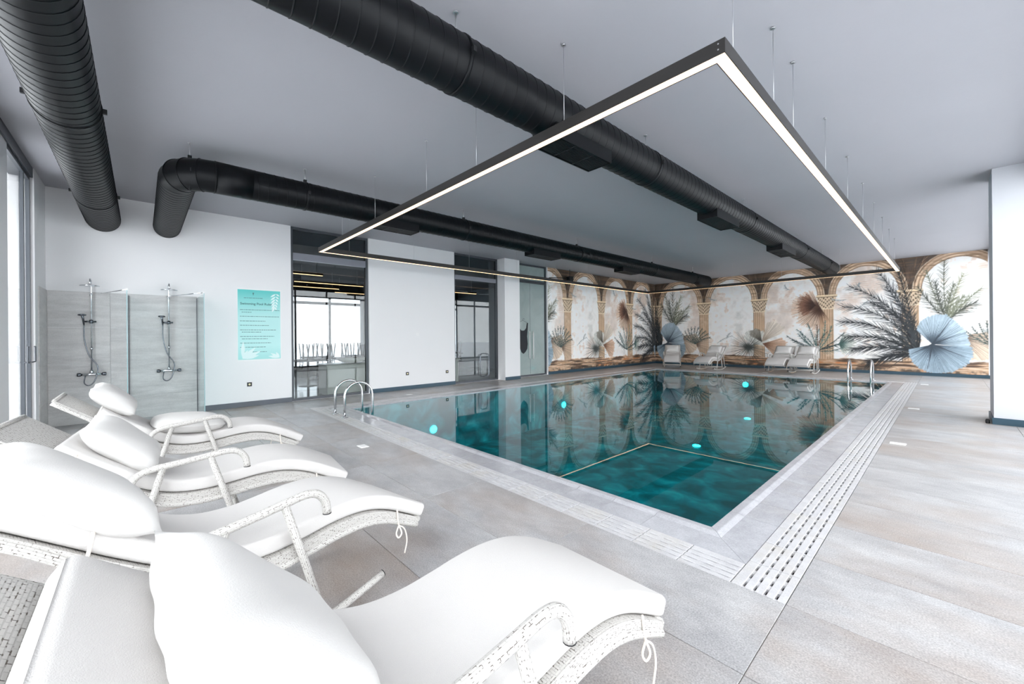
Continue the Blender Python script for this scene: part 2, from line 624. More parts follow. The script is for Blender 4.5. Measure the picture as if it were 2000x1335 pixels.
# dark spandrels, arch rings
spring = 2.80
ra = np.sqrt((tb / 1.03) ** 2 + ((np.maximum(Zg - spring, 0)) / 1.16) ** 2) * 1.0
ang = np.arctan2(Zg - spring, tb)
above = Zg > spring
over((above & (ra > 1.0)) * (0.75 + 0.25 * nc), hexc('#3a2c22'))
over((above & (ra > 1.0)) * ss(nst, 0.5, 0.7) * 0.6, hexc('#7d6049'))
ring = above & (ra > 0.80) & (ra <= 1.0)
over(ring * 0.95, hexc('#b99a80'))
for rr, cc, w in ((0.805, '#6f5238', 0.008), (0.85, '#f3ddc0', 0.014), (0.885, '#8a6a4c', 0.007), (0.93, '#f0d8b8', 0.015), (0.97, '#6d4f36', 0.009), (1.0, '#f4e3ca', 0.012)):
    over((above * np.exp(-((ra - rr + (nb - 0.5) * 0.02) / w) ** 2)) * (0.3 + 0.6 * ss(nc, 0.3, 0.6)), hexc(cc))
over(ring * ss(nst, 0.52, 0.75) * 0.5, hexc('#5d432e'))
# rust hatch hanging from the arches
hat = above * 0 + ((Zg > 2.2) & (ra < 0.85) & (Zg < 3.6)) * ss(na, 0.5, 0.66)
over(hat * (0.5 + 0.5 * np.sin(Zg * 95 + nb * 14)) * 0.16, hexc('#a9683a'))
# pilasters
sh = (np.abs(tl) < 0.2) & (Zg < 2.3) & (Zg > 0.4)
over(sh * 0.9, hexc('#d2b394'))
over(sh * (0.5 + 0.5 * np.sin(tl * 2 * math.pi / 0.075)) * 0.55, hexc('#8f6d50'))
over(sh * ss(nb, 0.48, 0.7) * 0.6, hexc('#efdcc4'))
over(((np.abs(tl + 0.2) < 0.012) & (Zg < 2.3) & (Zg > 0.4)) * 0.7, hexc('#5c4632'))
cw = 0.2 + np.clip((Zg - 2.3) / 0.5, 0, 1) * 0.1
cp = (np.abs(tl) < cw) & (Zg >= 2.3) & (Zg < 2.8)
over(cp * 0.95, hexc('#d8c1a4'))
over(cp * ss(np.sin(tl * 60) * np.sin(Zg * 42 + np.abs(tl) * 22), 0.1, 0.6) * 0.8, hexc('#4a3626'))
over(((np.abs(tl) < 0.31) & (Zg > 2.74) & (Zg < 2.82)) * 0.9, hexc('#ecd6b4'))
over(((np.abs(tl) < 0.31) & (np.abs(Zg - 2.73) < 0.012)) * 0.8, hexc('#5c4632'))
over(((np.abs(tl) < 0.24) & (np.abs(Zg - 2.3) < 0.02)) * 0.8, hexc('#f0dfc4'))
# ground band
gb = ss(0.5 + (na - 0.5) * 0.3 - Zg, 0.0, 0.06)
over(gb * 0.9, hexc('#b88f6c'))
over(gb * ss(nst, 0.45, 0.62) * 0.9, hexc('#4a3a30'))
over(gb * ss(1 - nst, 0.52, 0.7) * ss(nb, 0.42, 0.6) * 0.9, hexc('#c8763f'))
over(gb * ss(nst, 0.35, 0.42) * ss(1 - nst, 0.5, 0.6) * 0.8, hexc('#e6d2bd'))
over(ss(0.24 - Zg, 0, 0.08) * ss(nc, 0.42, 0.6) * 0.7, hexc('#33302e'))


def stroke(p0, p1, w0, w1, col, alpha=0.9):
    """tapered brush stroke on the canvas, wrapped over the repeat"""
    (x0, z0), (x1, z1) = p0, p1
    W = max(w0, w1) + RES
    a0, a1 = int(math.floor((min(x0, x1) - W) / RES)), int(math.ceil((max(x0, x1) + W) / RES))
    b0, b1 = max(0, int((min(z0, z1) - W) / RES)), min(NZX, int((max(z0, z1) + W) / RES) + 1)
    if b1 <= b0 or a1 <= a0:
        return
    xs = (np.arange(a0, a1) + 0.5) * RES; zs = (np.arange(b0, b1) + 0.5) * RES
    X, Z = np.meshgrid(xs, zs)
    dx, dz = x1 - x0, z1 - z0
    L2 = dx * dx + dz * dz + 1e-9
    q = np.clip(((X - x0) * dx + (Z - z0) * dz) / L2, 0, 1)
    d = np.hypot(X - x0 - q * dx, Z - z0 - q * dz)
    hw = (w0 + (w1 - w0) * q) * 0.5
    mk_ = np.clip((hw - d) / RES + 0.5, 0, 1) * alpha
    ix = np.arange(a0, a1) % NTX
    sub = cv[b0:b1][:, ix]
    cv[b0:b1, ix] = sub * (1 - mk_[..., None]) + np.asarray(col) * mk_[..., None]


R2 = random.Random(5)


def jit(c, s=0.06):
    k = R2.uniform(-s, s); return np.clip(hexc(c) + k, 0, 1)


def frond(p0, p1, bend, n, ll, col, w=0.02, droop=0.25, alpha=0.9):
    """feather palm frond: curved midrib with leaflets on both sides"""
    p0, p1 = np.array(p0), np.array(p1)
    d = p1 - p0; L = np.hypot(*d); nrm = np.array([-d[1], d[0]]) / L
    mid = (p0 + p1) / 2 + nrm * bend
    pts = [(1 - t) ** 2 * p0 + 2 * t * (1 - t) * mid + t * t * p1 for t in np.linspace(0, 1, 13)]
    for a, b in zip(pts[:-1], pts[1:]):
        stroke(a, b, 0.022, 0.018, jit(col), alpha)
    for k in range(n):
        t = 0.12 + 0.88 * (k + R2.random()) / n
        p = (1 - t) ** 2 * p0 + 2 * t * (1 - t) * mid + t * t * p1
        tg = 2 * (1 - t) * (mid - p0) + 2 * t * (p1 - mid); tg /= np.hypot(*tg)
        nn = np.array([-tg[1], tg[0]])
        for s in (-1, 1):
            l = ll * (0.55 + 0.45 * math.sin(math.pi * min(1, t * 0.9 + 0.1))) * R2.uniform(0.75, 1.15)
            e = p + (tg * R2.uniform(0.75, 1.05) + nn * s * R2.uniform(0.3, 0.65)) * l * 0.9 + np.array([0, -droop * l])
            stroke(p, e, w, 0.003, jit(col), alpha)


def fan(c, rad, a0, a1, n, base, line, fill=0.85, rim=0.12, squash=1.0, w=0.018):
    """palmate leaf: filled pleated fan with dark pleats; rad is a number or a list of radii over the sweep"""
    rl = rad if isinstance(rad, (list, tuple)) else [rad * 0.82, rad, rad, rad, rad * 0.82]
    rf = lambda q: float(np.interp(q, np.linspace(0, 1, len(rl)), rl))
    for k in range(n * 2):
        q = (k + 0.5) / (2 * n)
        a = math.radians(a0 + (a1 - a0) * q)
        l = rf(q) * (1 - rim * R2.random())
        e = (c[0] + math.cos(a) * l, c[1] + math.sin(a) * l * squash)
        arc = rf(q) * math.radians(a1 - a0) / (2 * n) * 1.5
        if fill:
            stroke(c, e, 0.01, arc, jit(base, 0.07), fill)
    for k in range(n):
        q = (k + 0.5 + R2.uniform(-.2, .2)) / n
        a = math.radians(a0 + (a1 - a0) * q)
        l = rf(q) * R2.uniform(0.7, 1.02)
        stroke(c, (c[0] + math.cos(a) * l, c[1] + math.sin(a) * l * squash), w * 1.2, 0.004, jit(line), 0.8)


for kp in range(5):                                     # streaked carving between the arches
    for q_ in range(34):
        x = 0.15 + kp * PIT + R2.uniform(-0.45, 0.45); z = 2.86 + R2.random() * 0.9
        if abs(x - 0.15 - kp * PIT) < 0.06 + (z - 2.86) * 0.5:
            stroke((x, z), (x + (x - 0.15 - kp * PIT) * 0.5, min(z + R2.uniform(.15, .4), HC)), R2.uniform(.008, .02), 0.006, jit(R2.choice(['#8d6d52', '#b8977a', '#1d1611', '#57402f'])), 0.6)
# brown fan by the third pilaster, then the teal palm below it
fan((6.55, 2.35), 0.92, 110, 300, 44, '#cfa98a', '#4a3228', fill=0.4, rim=0.3, w=0.024)
fan((6.40, 2.45), 0.62, 115, 235, 26, '#8a5f4b', '#3c2822', fill=0.6, rim=0.35, w=0.024)
for a in range(0, 180, 12):
    x = math.radians(a + R2.uniform(-6, 6))
    frond((6.45, 0.75), (6.45 + math.cos(x) * R2.uniform(.7, 1.15), 0.95 + math.sin(x) * R2.uniform(.5, .95)), R2.uniform(-.2, .2), 13, 0.16, R2.choice(['#2f4f50', '#3d6a68', '#5d4638', '#24383c']), 0.016)
fan((7.10, 1.02), 0.48, -80, 75, 26, '#a9b3a6', '#3f5a56', fill=0.25, rim=0.3)
# pale star palm and beige fan leaf
fan((4.35, 0.98), 0.6, -10, 150, 18, '#dcdcd6', '#a8a8a0', fill=0.9)
for k in range(74):
    a = math.radians(k * 4.9 + R2.uniform(-3, 3)); l = 0.80 * R2.uniform(0.62, 1.12)
    stroke((4.13, 0.84), (4.13 + math.cos(a) * l, 0.84 + math.sin(a) * l * 0.85), 0.02, 0.004, jit('#3c4240'), 0.85)
fan((4.62, 1.08), 1.0, 25, 75, 12, '#ded2c4', '#9b8b7a', fill=0.75)
fan((4.62, 1.08), 0.6, 95, 150, 9, '#6f675c', '#3e3a34', fill=0.5)
fan((4.66, 1.0), 0.85, -50, 20, 14, '#c59c7e', '#6d4a38', fill=0.55)
# faint leaves in the pale arches
for (x, z) in ((2.9, 2.9), (7.3, 2.6), (7.7, 3.0), (5.6, 3.1), (3.3, 1.2), (7.6, 2.2), (2.9, 1.0)):
    frond((x, z), (x + R2.uniform(-.6, .6), z + R2.uniform(.0, .35)), 0.08, 8, 0.14, '#8d9699', 0.02, alpha=0.55)
# great dark feather palm at the corner pilaster
P0 = (9.05, 0.72)
for (x, z, bd) in ((7.40, 3.05, -0.75), (7.20, 2.35, -0.80), (7.15, 1.80, -0.60), (7.25, 1.25, -0.45), (7.45, 0.80, -0.30), (7.85, 0.35, -0.15), (8.10, 3.55, -0.40), (8.60, 3.60, -0.15), (7.95, 2.45, -0.55), (8.35, 2.95, -0.3)):
    frond(P0, (x, z), bd, 44, 0.46, R2.choice(['#24272b', '#2e3236', '#1c2024', '#33373a']), 0.020, droop=0.10)
for k in range(70):                                     # dense blades at the heart of the plant
    a = math.radians(R2.uniform(82, 225)); l = R2.uniform(0.45, 1.25) * (1 if a < 3.0 else 0.75)
    x0, z0 = P0[0] + R2.uniform(-.12, .08), P0[1] + R2.uniform(-.1, .15)
    x1, z1 = x0 + math.cos(a) * l, z0 + math.sin(a) * l
    mxp = ((x0 + x1) / 2 + 0.05, (z0 + z1) / 2 + 0.08)
    cc = jit(R2.choice(['#1c2024', '#2a2e31', '#3b4043']))
    stroke((x0, z0), mxp, 0.024, 0.026, cc, 0.85); stroke(mxp, (x1, z1), 0.026, 0.004, cc, 0.85)
# pale green palm above the blue leaves
for k, (x, z) in enumerate(((9.3, 3.4), (9.7, 3.65), (10.1, 3.2), (10.45, 2.7), (10.35, 2.3), (9.1, 2.9), (9.9, 2.9), (9.5, 3.0), (10.1, 2.5))):
    frond((9.75, 1.75), (x, z), 0.08, 26, 0.36, R2.choice(['#55594a', '#6b6f5c', '#3b3f38', '#8b8c72', '#c8c9b0']), 0.018)
# beige fan, blue fans
fan((10.02, 1.28), 0.95, -75, 12, 20, '#d3bfaa', '#5d4b40', fill=0.85)
fan((9.42, 1.03), [0.80, 0.80, 0.86, 0.98, 0.85, 0.58], -6, 128, 40, '#a6b8c4', '#3a4651', fill=0.97, rim=0.06, w=0.015)
fan((9.42, 1.0), [0.55, 0.68, 0.82, 0.92, 0.95, 0.95, 0.85], 196, 356, 50, '#98acba', '#333f4a', fill=0.97, rim=0.06, w=0.015)
for a, l in ((62, .95), (30, .7), (215, .6), (262, .8), (330, .8)):
    x = math.radians(a)
    stroke((9.42, 1.02), (9.42 + math.cos(x) * l, 1.02 + math.sin(x) * l), 0.05, 0.008, hexc('#333c46'), 0.85)
# palm and leaf on the left of the repeat (beside the glass door)
fan((2.0, 0.95), 0.7, -70, 60, 16, '#d8c2ae', '#6a5648', fill=0.3)
for a in range(20, 150, 14):
    x = math.radians(a)
    frond((1.95, 0.95), (1.95 + math.cos(x) * .7, 1.0 + math.sin(x) * .75), 0.1, 12, 0.17, R2.choice(['#2b2f30', '#3b4a48']), 0.018)
lum = (0.97 + 0.16 * nc)[..., None]
cv = np.clip(cv * lum, 0, 1)
lin = np.where(cv <= 0.04045, cv / 12.92, ((cv + 0.055) / 1.055) ** 2.4)
MUR = NT('printed_mural')
_a = MUR.add('ShaderNodeVertexColor'); _a.layer_name = 'print'
MUR.link(_a.outputs['Color'], MUR.b.inputs['Base Color'])
MUR.set(Roughness=0.6)


def mural(name, u0, u1, z0, z1, s_of_u, place, parent):
    st = 0.0155
    nu, nz = int((u1 - u0) / st) + 1, int((z1 - z0) / st) + 1
    us, zs = np.linspace(u0, u1, nu), np.linspace(z0, z1, nz)
    U, Z = np.meshgrid(us, zs)
    co = place(U.ravel(), Z.ravel())
    ti = ((s_of_u(U.ravel()) % PER) / RES).astype(int) % NTX
    zi = np.clip((Z.ravel() / RES).astype(int), 0, NZX - 1)
    ti2 = (ti + 1) % NTX; zi2 = np.clip(zi + 1, 0, NZX - 1)
    colr = (lin[zi, ti] + lin[zi2, ti] + lin[zi, ti2] + lin[zi2, ti2]) / 4
    a = (np.arange(nz - 1)[:, None] * nu + np.arange(nu - 1)[None]).ravel()
    quads = np.stack([a, a + 1, a + 1 + nu, a + nu], 1).astype(np.int32)
    me = bpy.data.meshes.new(name)
    me.vertices.add(nu * nz); me.vertices.foreach_set('co', co.astype(np.float32).ravel())
    nq = len(quads)
    me.loops.add(nq * 4); me.loops.foreach_set('vertex_index', quads.ravel())
    me.polygons.add(nq); me.polygons.foreach_set('loop_start', np.arange(nq, dtype=np.int32) * 4)
    me.polygons.foreach_set('loop_total', np.full(nq, 4, np.int32))
    me.update(calc_edges=True)
    ca = me.color_attributes.new('print', 'FLOAT_COLOR', 'POINT')
    rgba = np.ones((nu * nz, 4), np.float32); rgba[:, :3] = colr
    ca.data.foreach_set('color', rgba.ravel())
    me.materials.append(MUR.m)
    return mk(name, me, parent)


# ------------------------------------------------------------------ walls
SK = 0.10
# far wall with the mural
wall_back = struct(empty('wall_back'))
MB().box(XW - 0.2, XR + 0.25, YM + 0.004, YM + 0.2, -0.2, HC).obj('wall_body', M['paint'], wall_back)
mural('mural_wallpaper', XW + 0.001, XR - 0.06, SK - 0.01, HC - 0.001, lambda u: u - XW,
      lambda u, z: np.stack([u, np.full_like(u, YM), z], 1), wall_back)
struct(MB().cbox(XW, XR, YM - 0.018, YM + 0.004, 0.0005, SK, 0.004).obj('baseboard_back', M['skirt']))
# shower / glass-door wall
O1, O2, O3 = (2.42, 4.17), (6.73, 8.43), (9.08, 10.74)
wall_left = struct(empty('wall_left'))
for (y0, y1, x) in ((YF - 0.25, O1[0], XW), (O1[1], O2[0], XW), (O3[1], YM + 0.2, XW - 0.004)):
    MB().box(XW - 0.2, x, y0, y1, -0.2, HC).obj('wall_section', M['paint'], wall_left)
struct(MB().box(XW - 0.2, -9.47, 8.43, 9.08, -0.2, HC).obj('wall_pier', M['paint']))
mural('mural_wallpaper', O3[1] + 0.03, YM - 0.001, SK - 0.01, HC - 0.001, lambda u: u - YM + 0.25,
      lambda u, z: np.stack([np.full_like(u, XW), u, z], 1), wall_left)
bl = MB()
for (y0, y1) in ((O1[1], O2[0]), (O3[1] + 0.03, YM)):
    bl.cbox(XW, XW + 0.018, y0, y1, 0.0005, SK, 0.004)
bl.cbox(-9.47, -9.452, 8.43, 9.08, 0.0005, SK, 0.004)
struct(bl.obj('baseboard_left', M['skirt']))
struct(MB().cbox(XW, XW + 0.018, 0.79, O1[0], 0.0005, SK, 0.004).obj('baseboard_shower', M['skirt_grey']))
# window side, solid return beside the showers
wall_front = struct(empty('wall_front'))
MB().box(XW, -8.87, YF - 0.25, YF + 0.03, -0.2, HC).obj('wall_section', M['paint'], wall_front)
MB().box(-7.48, -6.85, YF - 0.2, YF + 0.0, -0.2, HC).obj('wall_pier', M['paint'], wall_front)
MB().box(-8.87, XR + 0.25, YF - 0.2, YF + 0.02, HC - 0.14, HC).obj('wall_header', M['frame'], wall_front)
MB().cbox(-7.48, -6.85, YF + 0.0, YF + 0.018, 0.0005, SK, 0.004).obj('pier_skirting', M['skirt'], wall_front)
# shower wall tiles
wall_shower = struct(empty('wall_shower'))
TZ = [0.0, 0.4, 1.0, 1.6, 2.2]
st_cache = {}


def wall_tile(parent, axis, a0, a1, z0, z1, off):
    g = 0.0016
    w, h = round(a1 - a0 - 2 * g, 3), round(z1 - z0 - 2 * g, 3)
    key = (axis, w, h)
    if key not in st_cache:
        b = MB()
        if axis == 'Y':
            b.box(0, 0.011, 0, w, 0, h)
        else:
            b.box(0, w, 0, 0.011, 0, h)
        st_cache[key] = b.mesh('shower_tile', M['shower'])
    loc = (off, a0 + g, z0 + g) if axis == 'Y' else (a0 + g, off, z0 + g)
    mk('shower_tile', st_cache[key], parent, loc)


ysplit = [YF + 0.042, -0.394, 0.79]
for k in range(4):
    for a, b in zip(ysplit[:-1], ysplit[1:]):
        wall_tile(wall_shower, 'Y', a, b, max(TZ[k], 0.001), TZ[k + 1], XW)
    wall_tile(wall_shower, 'X', XW + 0.012, -9.09, max(TZ[k], 0.001), TZ[k + 1], YF + 0.03)
# right glazing side: piers between the window bays
wall_right = struct(empty('wall_right'))
MB().box(XR - 0.01, XR + 0.25, YF - 0.2, YM, HC - 0.14, HC).obj('wall_header', M['frame'], wall_right)
for (y0, y1) in ((9.48, 10.25),):
    MB().box(0.46, XR + 0.25, y0, y1, -0.2, HC).obj('wall_pier', M['pier'], wall_right)
    MB().cbox(0.442, XR, y0 - 0.018, y0, 0.0005, SK, 0.004).obj('pier_skirting', M['skirt'], wall_right)
    MB().cbox(0.442, 0.46, y0, y1, 0.0005, SK, 0.004).obj('pier_skirting', M['skirt'], wall_right)
MB().box(0.50, XR + 0.25, 0.55, 1.15, -0.2, HC).obj('wall_pier', M['pier'], wall_right)


# ------------------------------------------------------------------ glazing
def glazing(name, axis, off, a0, a1, z0, z1, splits, rail=None, fw=0.06, fd=0.05, pane='glass', sm=None):
    """frame, mullions and one pane in each field; axis is the direction the window runs along"""
    root = struct(empty(name))

    def bx(b, p0, p1, q0, q1, d):
        if axis == 'X':
            b.box(p0, p1, off - d, off + d, q0, q1)
        else:
            b.box(off - d, off + d, p0, p1, q0, q1)
        return b
    fr = MB()
    bx(fr, a0, a0 + fw, z0, z1, fd); bx(fr, a1 - fw, a1, z0, z1, fd)
    bx(fr, a0 + fw, a1 - fw, z0, z0 + fw, fd); bx(fr, a0 + fw, a1 - fw, z1 - fw, z1, fd)
    fr.obj('window_frame', M['frame'], root)
    edges = [a0 + fw] + list(splits) + [a1 - fw]
    for s_ in splits:
        bx(MB(), s_ - 0.03, s_ + 0.03, z0 + fw, z1 - fw, fd * 0.9).obj('mullion', M['frame'], root)
    zs = [(z0 + fw, z1 - fw)]
    if rail:
        bx(MB(), a0 + fw, a1 - fw, rail[0], rail[1], fd * 0.85).obj('transom', sm or M['steel_band'], root)
        zs = [(z0 + fw, rail[0]), (rail[1], z1 - fw)]
    for e0, e1 in zip(edges[:-1], edges[1:]):
        for q0, q1 in zs:
            bx(MB(), e0, e1, q0, q1, 0.004).obj('pane', M[pane], root)
    return root


ZT = HC - 0.14
w1 = glazing('window_1', 'X', YF - 0.03, -8.87, -7.48, 0.0, ZT, [-8.46], fw=0.05, fd=0.022)
for sx in (-1, 1):
    hx = -8.46 + sx * 0.05
    MB().tube(fillet([(hx, YF - 0.012, 1.10), (hx, YF + 0.05, 1.10), (hx + sx * 0.0, YF + 0.05, 1.10), (hx + sx * 0.2, YF + 0.05, 1.10), (hx + sx * 0.2, YF + 0.05, 1.31), (hx + sx * 0.15, YF + 0.05, 1.31)], 0.012, 3), 0.009, 8).obj('door_handle', M['frame'], w1)
glazing('window_2', 'X', YF - 0.06, -6.85, -3.4, 0.0, ZT, [-5.7, -4.55], fw=0.075)
glazing('window_3', 'X', YF - 0.06, -3.4, XR + 0.05, 0.0, ZT, [-2.3, -1.15, 0.0], fw=0.075)
glazing('window_4', 'Y', XR + 0.10, YF, 0.55, 0.0, ZT, [], fw=0.075)
glazing('window_5', 'Y', XR + 0.10, 1.15, 9.48, 0.0, ZT, [2.5, 3.9, 5.3, 6.7, 8.1], fw=0.075)
glazing('window_6', 'Y', XR + 0.10, 10.25, YM, 0.0, ZT, [11.6, 13.0, 14.4, 15.8, 17.2], fw=0.075)

XG = XW - 0.10
d1 = glazing('door_1', 'Y', XG, O1[0], O1[1], 0.0, HC, [], rail=(3.135, 3.29), fw=0.055, pane='door_glass')
d2 = glazing('door_2', 'Y', XG, O2[0], O2[1], 0.0, HC, [], rail=(3.10, 3.22), fw=0.055, pane='door_glass')
for s_ in (-1, 1):                                       # bowed pull handles
    yb = 7.88 + s_ * 0.015
    MB().tube(fillet([(XG + 0.012, yb, 0.14), (XG + 0.05, yb + s_ * 0.15, 0.16), (XG + 0.05, yb + s_ * 0.17, 0.5), (XG + 0.05, yb + s_ * 0.15, 0.84), (XG + 0.012, yb, 0.86)], 0.14, 7), 0.012, 8).obj('pull_handle', M['darkmetal'], d2)
d3 = glazing('door_3', 'Y', XG, O3[0], O3[1], 0.0, HC, [], rail=(3.22, 3.32), fw=0.055, pane='frost', sm=M['frame'])
MB().box(XG + 0.0045, XG + 0.0055, 9.945, 9.955, 0.06, 3.22).obj('leaf_joint', M['frame'], d3)
for hy in (9.875, 10.06):
    b = MB()
    b.tube([(XG + 0.055, hy, 0.6), (XG + 0.055, hy, 1.55)], 0.016, 10)
    for z in (0.72, 1.43):
        b.tube([(XG + 0.004, hy, z), (XG + 0.055, hy, z)], 0.008, 8)
    b.obj('pull_handle', M['white'], d3)
b = MB()                                                 # swimsuit print stuck to the glass
suit = [(9.36, 1.84), (9.40, 1.84), (9.44, 1.66), (9.53, 1.58), (9.66, 1.58), (9.75, 1.66), (9.79, 1.84), (9.85, 1.84), (9.83, 1.6), (9.80, 1.38), (9.83, 1.12), (9.80, 0.95), (9.72, 0.85), (9.62, 0.78), (9.52, 0.84), (9.42, 1.05), (9.36, 1.2), (9.38, 1.4), (9.36, 1.62)]
b.prism(suit, lambda a, z, h: (XG + h, a, z), 0.0045, 0.0065)
b.tube(fillet([(XG + 0.006, 9.38, 1.84), (XG + 0.006, 9.6, 1.93), (XG + 0.006, 9.83, 1.84)], 0.05), 0.004, 6)
b.tube(fillet([(XG + 0.006, 9.6, 1.92), (XG + 0.006, 9.6, 1.98), (XG + 0.006, 9.66, 2.0), (XG + 0.006, 9.66, 1.95)], 0.03), 0.004, 6)
b.obj('swimsuit_print', M['swim'], d3)

# ------------------------------------------------------------------ the lounge behind the glass doors
LY0, LY1 = 1.3, 11.2
lf = struct(MB().box(XL2 - 0.15, XW - 0.2, LY0 - 0.2, LY1 + 0.2, -0.2, 0.0).obj('floor_lounge', M['lounge_floor']))
struct(MB().box(XL2 - 0.15, XW - 0.2, LY0 - 0.2, LY1 + 0.2, HC - 0.35, HC + 0.05).obj('ceiling_lounge', M['dark_ceiling']))
struct(MB().box(XL2, XW - 0.2, LY0 - 0.2, LY0, 0.0, HC - 0.35).obj('wall_lounge_near', M['lounge_wall']))
struct(MB().box(XL2, XW - 0.2, LY1, LY1 + 0.2, 0.0, HC - 0.35).obj('wall_lounge_far', M['lounge_wall']))
struct(MB().box(XL2 - 0.12, XL2 + 0.02, LY0, LY1, 2.95, HC - 0.35).obj('wall_lounge_header', M['dark_ceiling']))
struct(MB().box(XL2 - 0.12, XL2 + 0.02, LY0, LY1, 0.0, 0.3).obj('wall_lounge_sill', M['frame']))
glazing('window_7', 'Y', XL2 - 0.04, LY0, LY1, 0.3, 2.95, [2.9, 4.1, 5.3, 6.6, 7.9, 9.2, 10.3], rail=(2.64, 2.74), fw=0.06, sm=M['frame'], pane='solar_glass')
MB_ = MB().box(XL2 + 0.02, XL2 + 0.32, 6.45, 6.8, 0.0, HC - 0.35).obj('trim_4', M['lounge_wall']); struct(MB_)

ct = empty('reception_counter', (-10.45, 5.0, 0))
MB().box(-0.32, 0.32, -1.72, 2.1, 0.0, 0.70).obj('counter_body', M['counter'], ct)
MB().cbox(-0.36, 0.36, -1.75, 2.14, 0.70, 0.745, 0.006).obj('counter_top', M['counter'], ct)
tag(ct, 'long low white counter behind the glass doors', 'counter')
bw = MB()
prof = [(0.08, 0.0), (0.20, 0.02), (0.30, 0.07), (0.34, 0.13), (0.32, 0.13), (0.27, 0.08), (0.10, 0.03)]
bw.lathe(prof, (0, 0, 0), 28)
bo = bw.obj('oval_bowl', M['counter']); bo.location = (-10.45, 4.0, 0.745); bo.scale = (0.8, 1.15, 1)
tag(bo, 'white oval bowl on the low counter behind glass', 'bowl')


def make_chair():
    c = empty('dining_chair')
    MB().cbox(-0.21, 0.21, -0.21, 0.21, 0.43, 0.46, 0.01).obj('seat', M['chair'], c)
    for sx in (-1, 1):
        for sy in (-1, 1):
            MB().tube([(sx * 0.19, sy * 0.19, 0.43), (sx * 0.23, sy * 0.23, 0.0)], 0.016, 8).obj('leg', M['chair'], c)
    b = MB()
    for sx in (-1, 1):
        b.tube([(sx * 0.19, 0.19, 0.46), (sx * 0.18, 0.24, 0.82)], 0.011, 6)
    for z in (0.6, 0.7, 0.8):
        b.tube([(-0.185, 0.20 + (z - .46) * .11, z), (0.185, 0.20 + (z - .46) * .11, z)], 0.012, 6)
    b.obj('backrest', M['chair'], c)
    tag(c, 'dark chair turned upside down on a lounge table', 'chair', 'chairs stacked on the lounge tables')
    return c


def make_table():
    t = empty('dining_table')
    MB().cbox(-0.4, 0.4, -0.45, 0.45, 0.72, 0.75, 0.006).obj('table_top', M['table'], t)
    MB().tube([(0, 0, 0.02), (0, 0, 0.72)], 0.035, 12).obj('pedestal', M['chair'], t)
    MB().lathe([(0.25, 0), (0.25, 0.012), (0.05, 0.03)], (0, 0, 0), 20).obj('base', M['chair'], t)
    tag(t, 'square lounge table carrying upside-down chairs', 'table', 'lounge tables')
    return t


ch0, tb0 = make_chair(), make_table()
first = True
for (tx, ty) in ((-12.6, 3.55), (-12.9, 4.75), (-14.2, 4.3), (-14.3, 5.7), (-13.2, 5.9), (-13.4, 8.9)):
    t = tb0 if first else copy_tree(tb0)
    t.location = (tx, ty, 0)
    for k, sy in enumerate((-1, 1)):
        c = ch0 if (first and k == 0) else copy_tree(ch0)
        c.location = (tx + R2.uniform(-.05, .05), ty + sy * 0.275, 0.75 + 0.461)
        c.rotation_euler = (math.pi, 0, (0 if sy < 0 else math.pi) + R2.uniform(-.1, .1))
    first = False
for k, (x, y0, y1, z) in enumerate(((-11.4, 2.0, 3.6, 3.05), (-12.6, 3.2, 5.2, 3.0), (-13.6, 2.6, 4.8, 2.98), (-14.6, 5.0, 6.6, 2.98), (-12.2, 7.2, 9.4, 3.0))):
    pl = empty('linear_pendant', (x, (y0 + y1) / 2, z))
    h = (y1 - y0) / 2
    MB().box(-0.03, 0.03, -h, h, 0.012, 0.07).obj('housing', M['led_body'], pl)
    MB().box(-0.022, 0.022, -h + .01, h - .01, 0.0, 0.012).obj('diffuser', M['led_far'], pl)
    for q in (-h * .8, h * .8):
        MB().tube([(0, q, 0.07), (0, q, HC - 0.35 - z)], 0.003, 5).obj('cable', M['wire'], pl)
    tag(pl, 'black linear pendant lamp with warm glow in the lounge', 'lamp', 'linear lamps in the lounge')

# ------------------------------------------------------------------ swimming pool
pool = empty('swimming_pool', (0, 0, 0))
tag(pool, 'indoor swimming pool with dark teal water and pale tiled overflow edge', 'pool')
BD = -1.27
pb = MB()
e = 0.25
for (x0, x1, y0, y1, z0, z1) in ((PX0 - e, PX1 + e, PY0 - e, PY1 + e, BD - 0.2, BD), (PX0 - e, PX0, PY0 - e, PY1 + e, BD, -0.03), (PX1, PX1 + e, PY0 - e, PY1 + e, BD, -0.03),
                                 (PX0, PX1, PY0 - e, PY0, BD, -0.03), (PX0, PX1, PY1, PY1 + e, BD, -0.03)):
    pb.box(x0, x1, y0, y1, z0, z1)
pb.obj('basin', M['basin'], pool)
wm = MB()
wm.v = [(PX0, PY0, -0.012), (PX1, PY0, -0.012), (PX1, PY1, -0.012), (PX0, PY1, -0.012)]
wm.face((0, 1, 2, 3))
wm.obj('water', M['water'], pool)
# channel under the grates
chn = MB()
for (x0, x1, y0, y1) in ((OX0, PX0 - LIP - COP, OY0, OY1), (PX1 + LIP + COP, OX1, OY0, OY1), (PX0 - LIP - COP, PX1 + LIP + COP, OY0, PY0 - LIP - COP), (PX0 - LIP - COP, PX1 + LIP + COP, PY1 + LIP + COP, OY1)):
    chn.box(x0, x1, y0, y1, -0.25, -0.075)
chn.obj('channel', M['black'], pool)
bedm = MB()
q = LIP + COP
for (x0, x1, y0, y1) in ((PX0 - q, PX0 - 0.002, PY0 - q, PY1 + q), (PX1 + 0.002, PX1 + q, PY0 - q, PY1 + q), (PX0, PX1, PY0 - q, PY0 - 0.002), (PX0, PX1, PY1 + 0.002, PY1 + q)):
    bedm.box(x0, x1, y0, y1, -0.2, -0.031)
bedm.obj('coping_bed', M['grout'], pool)
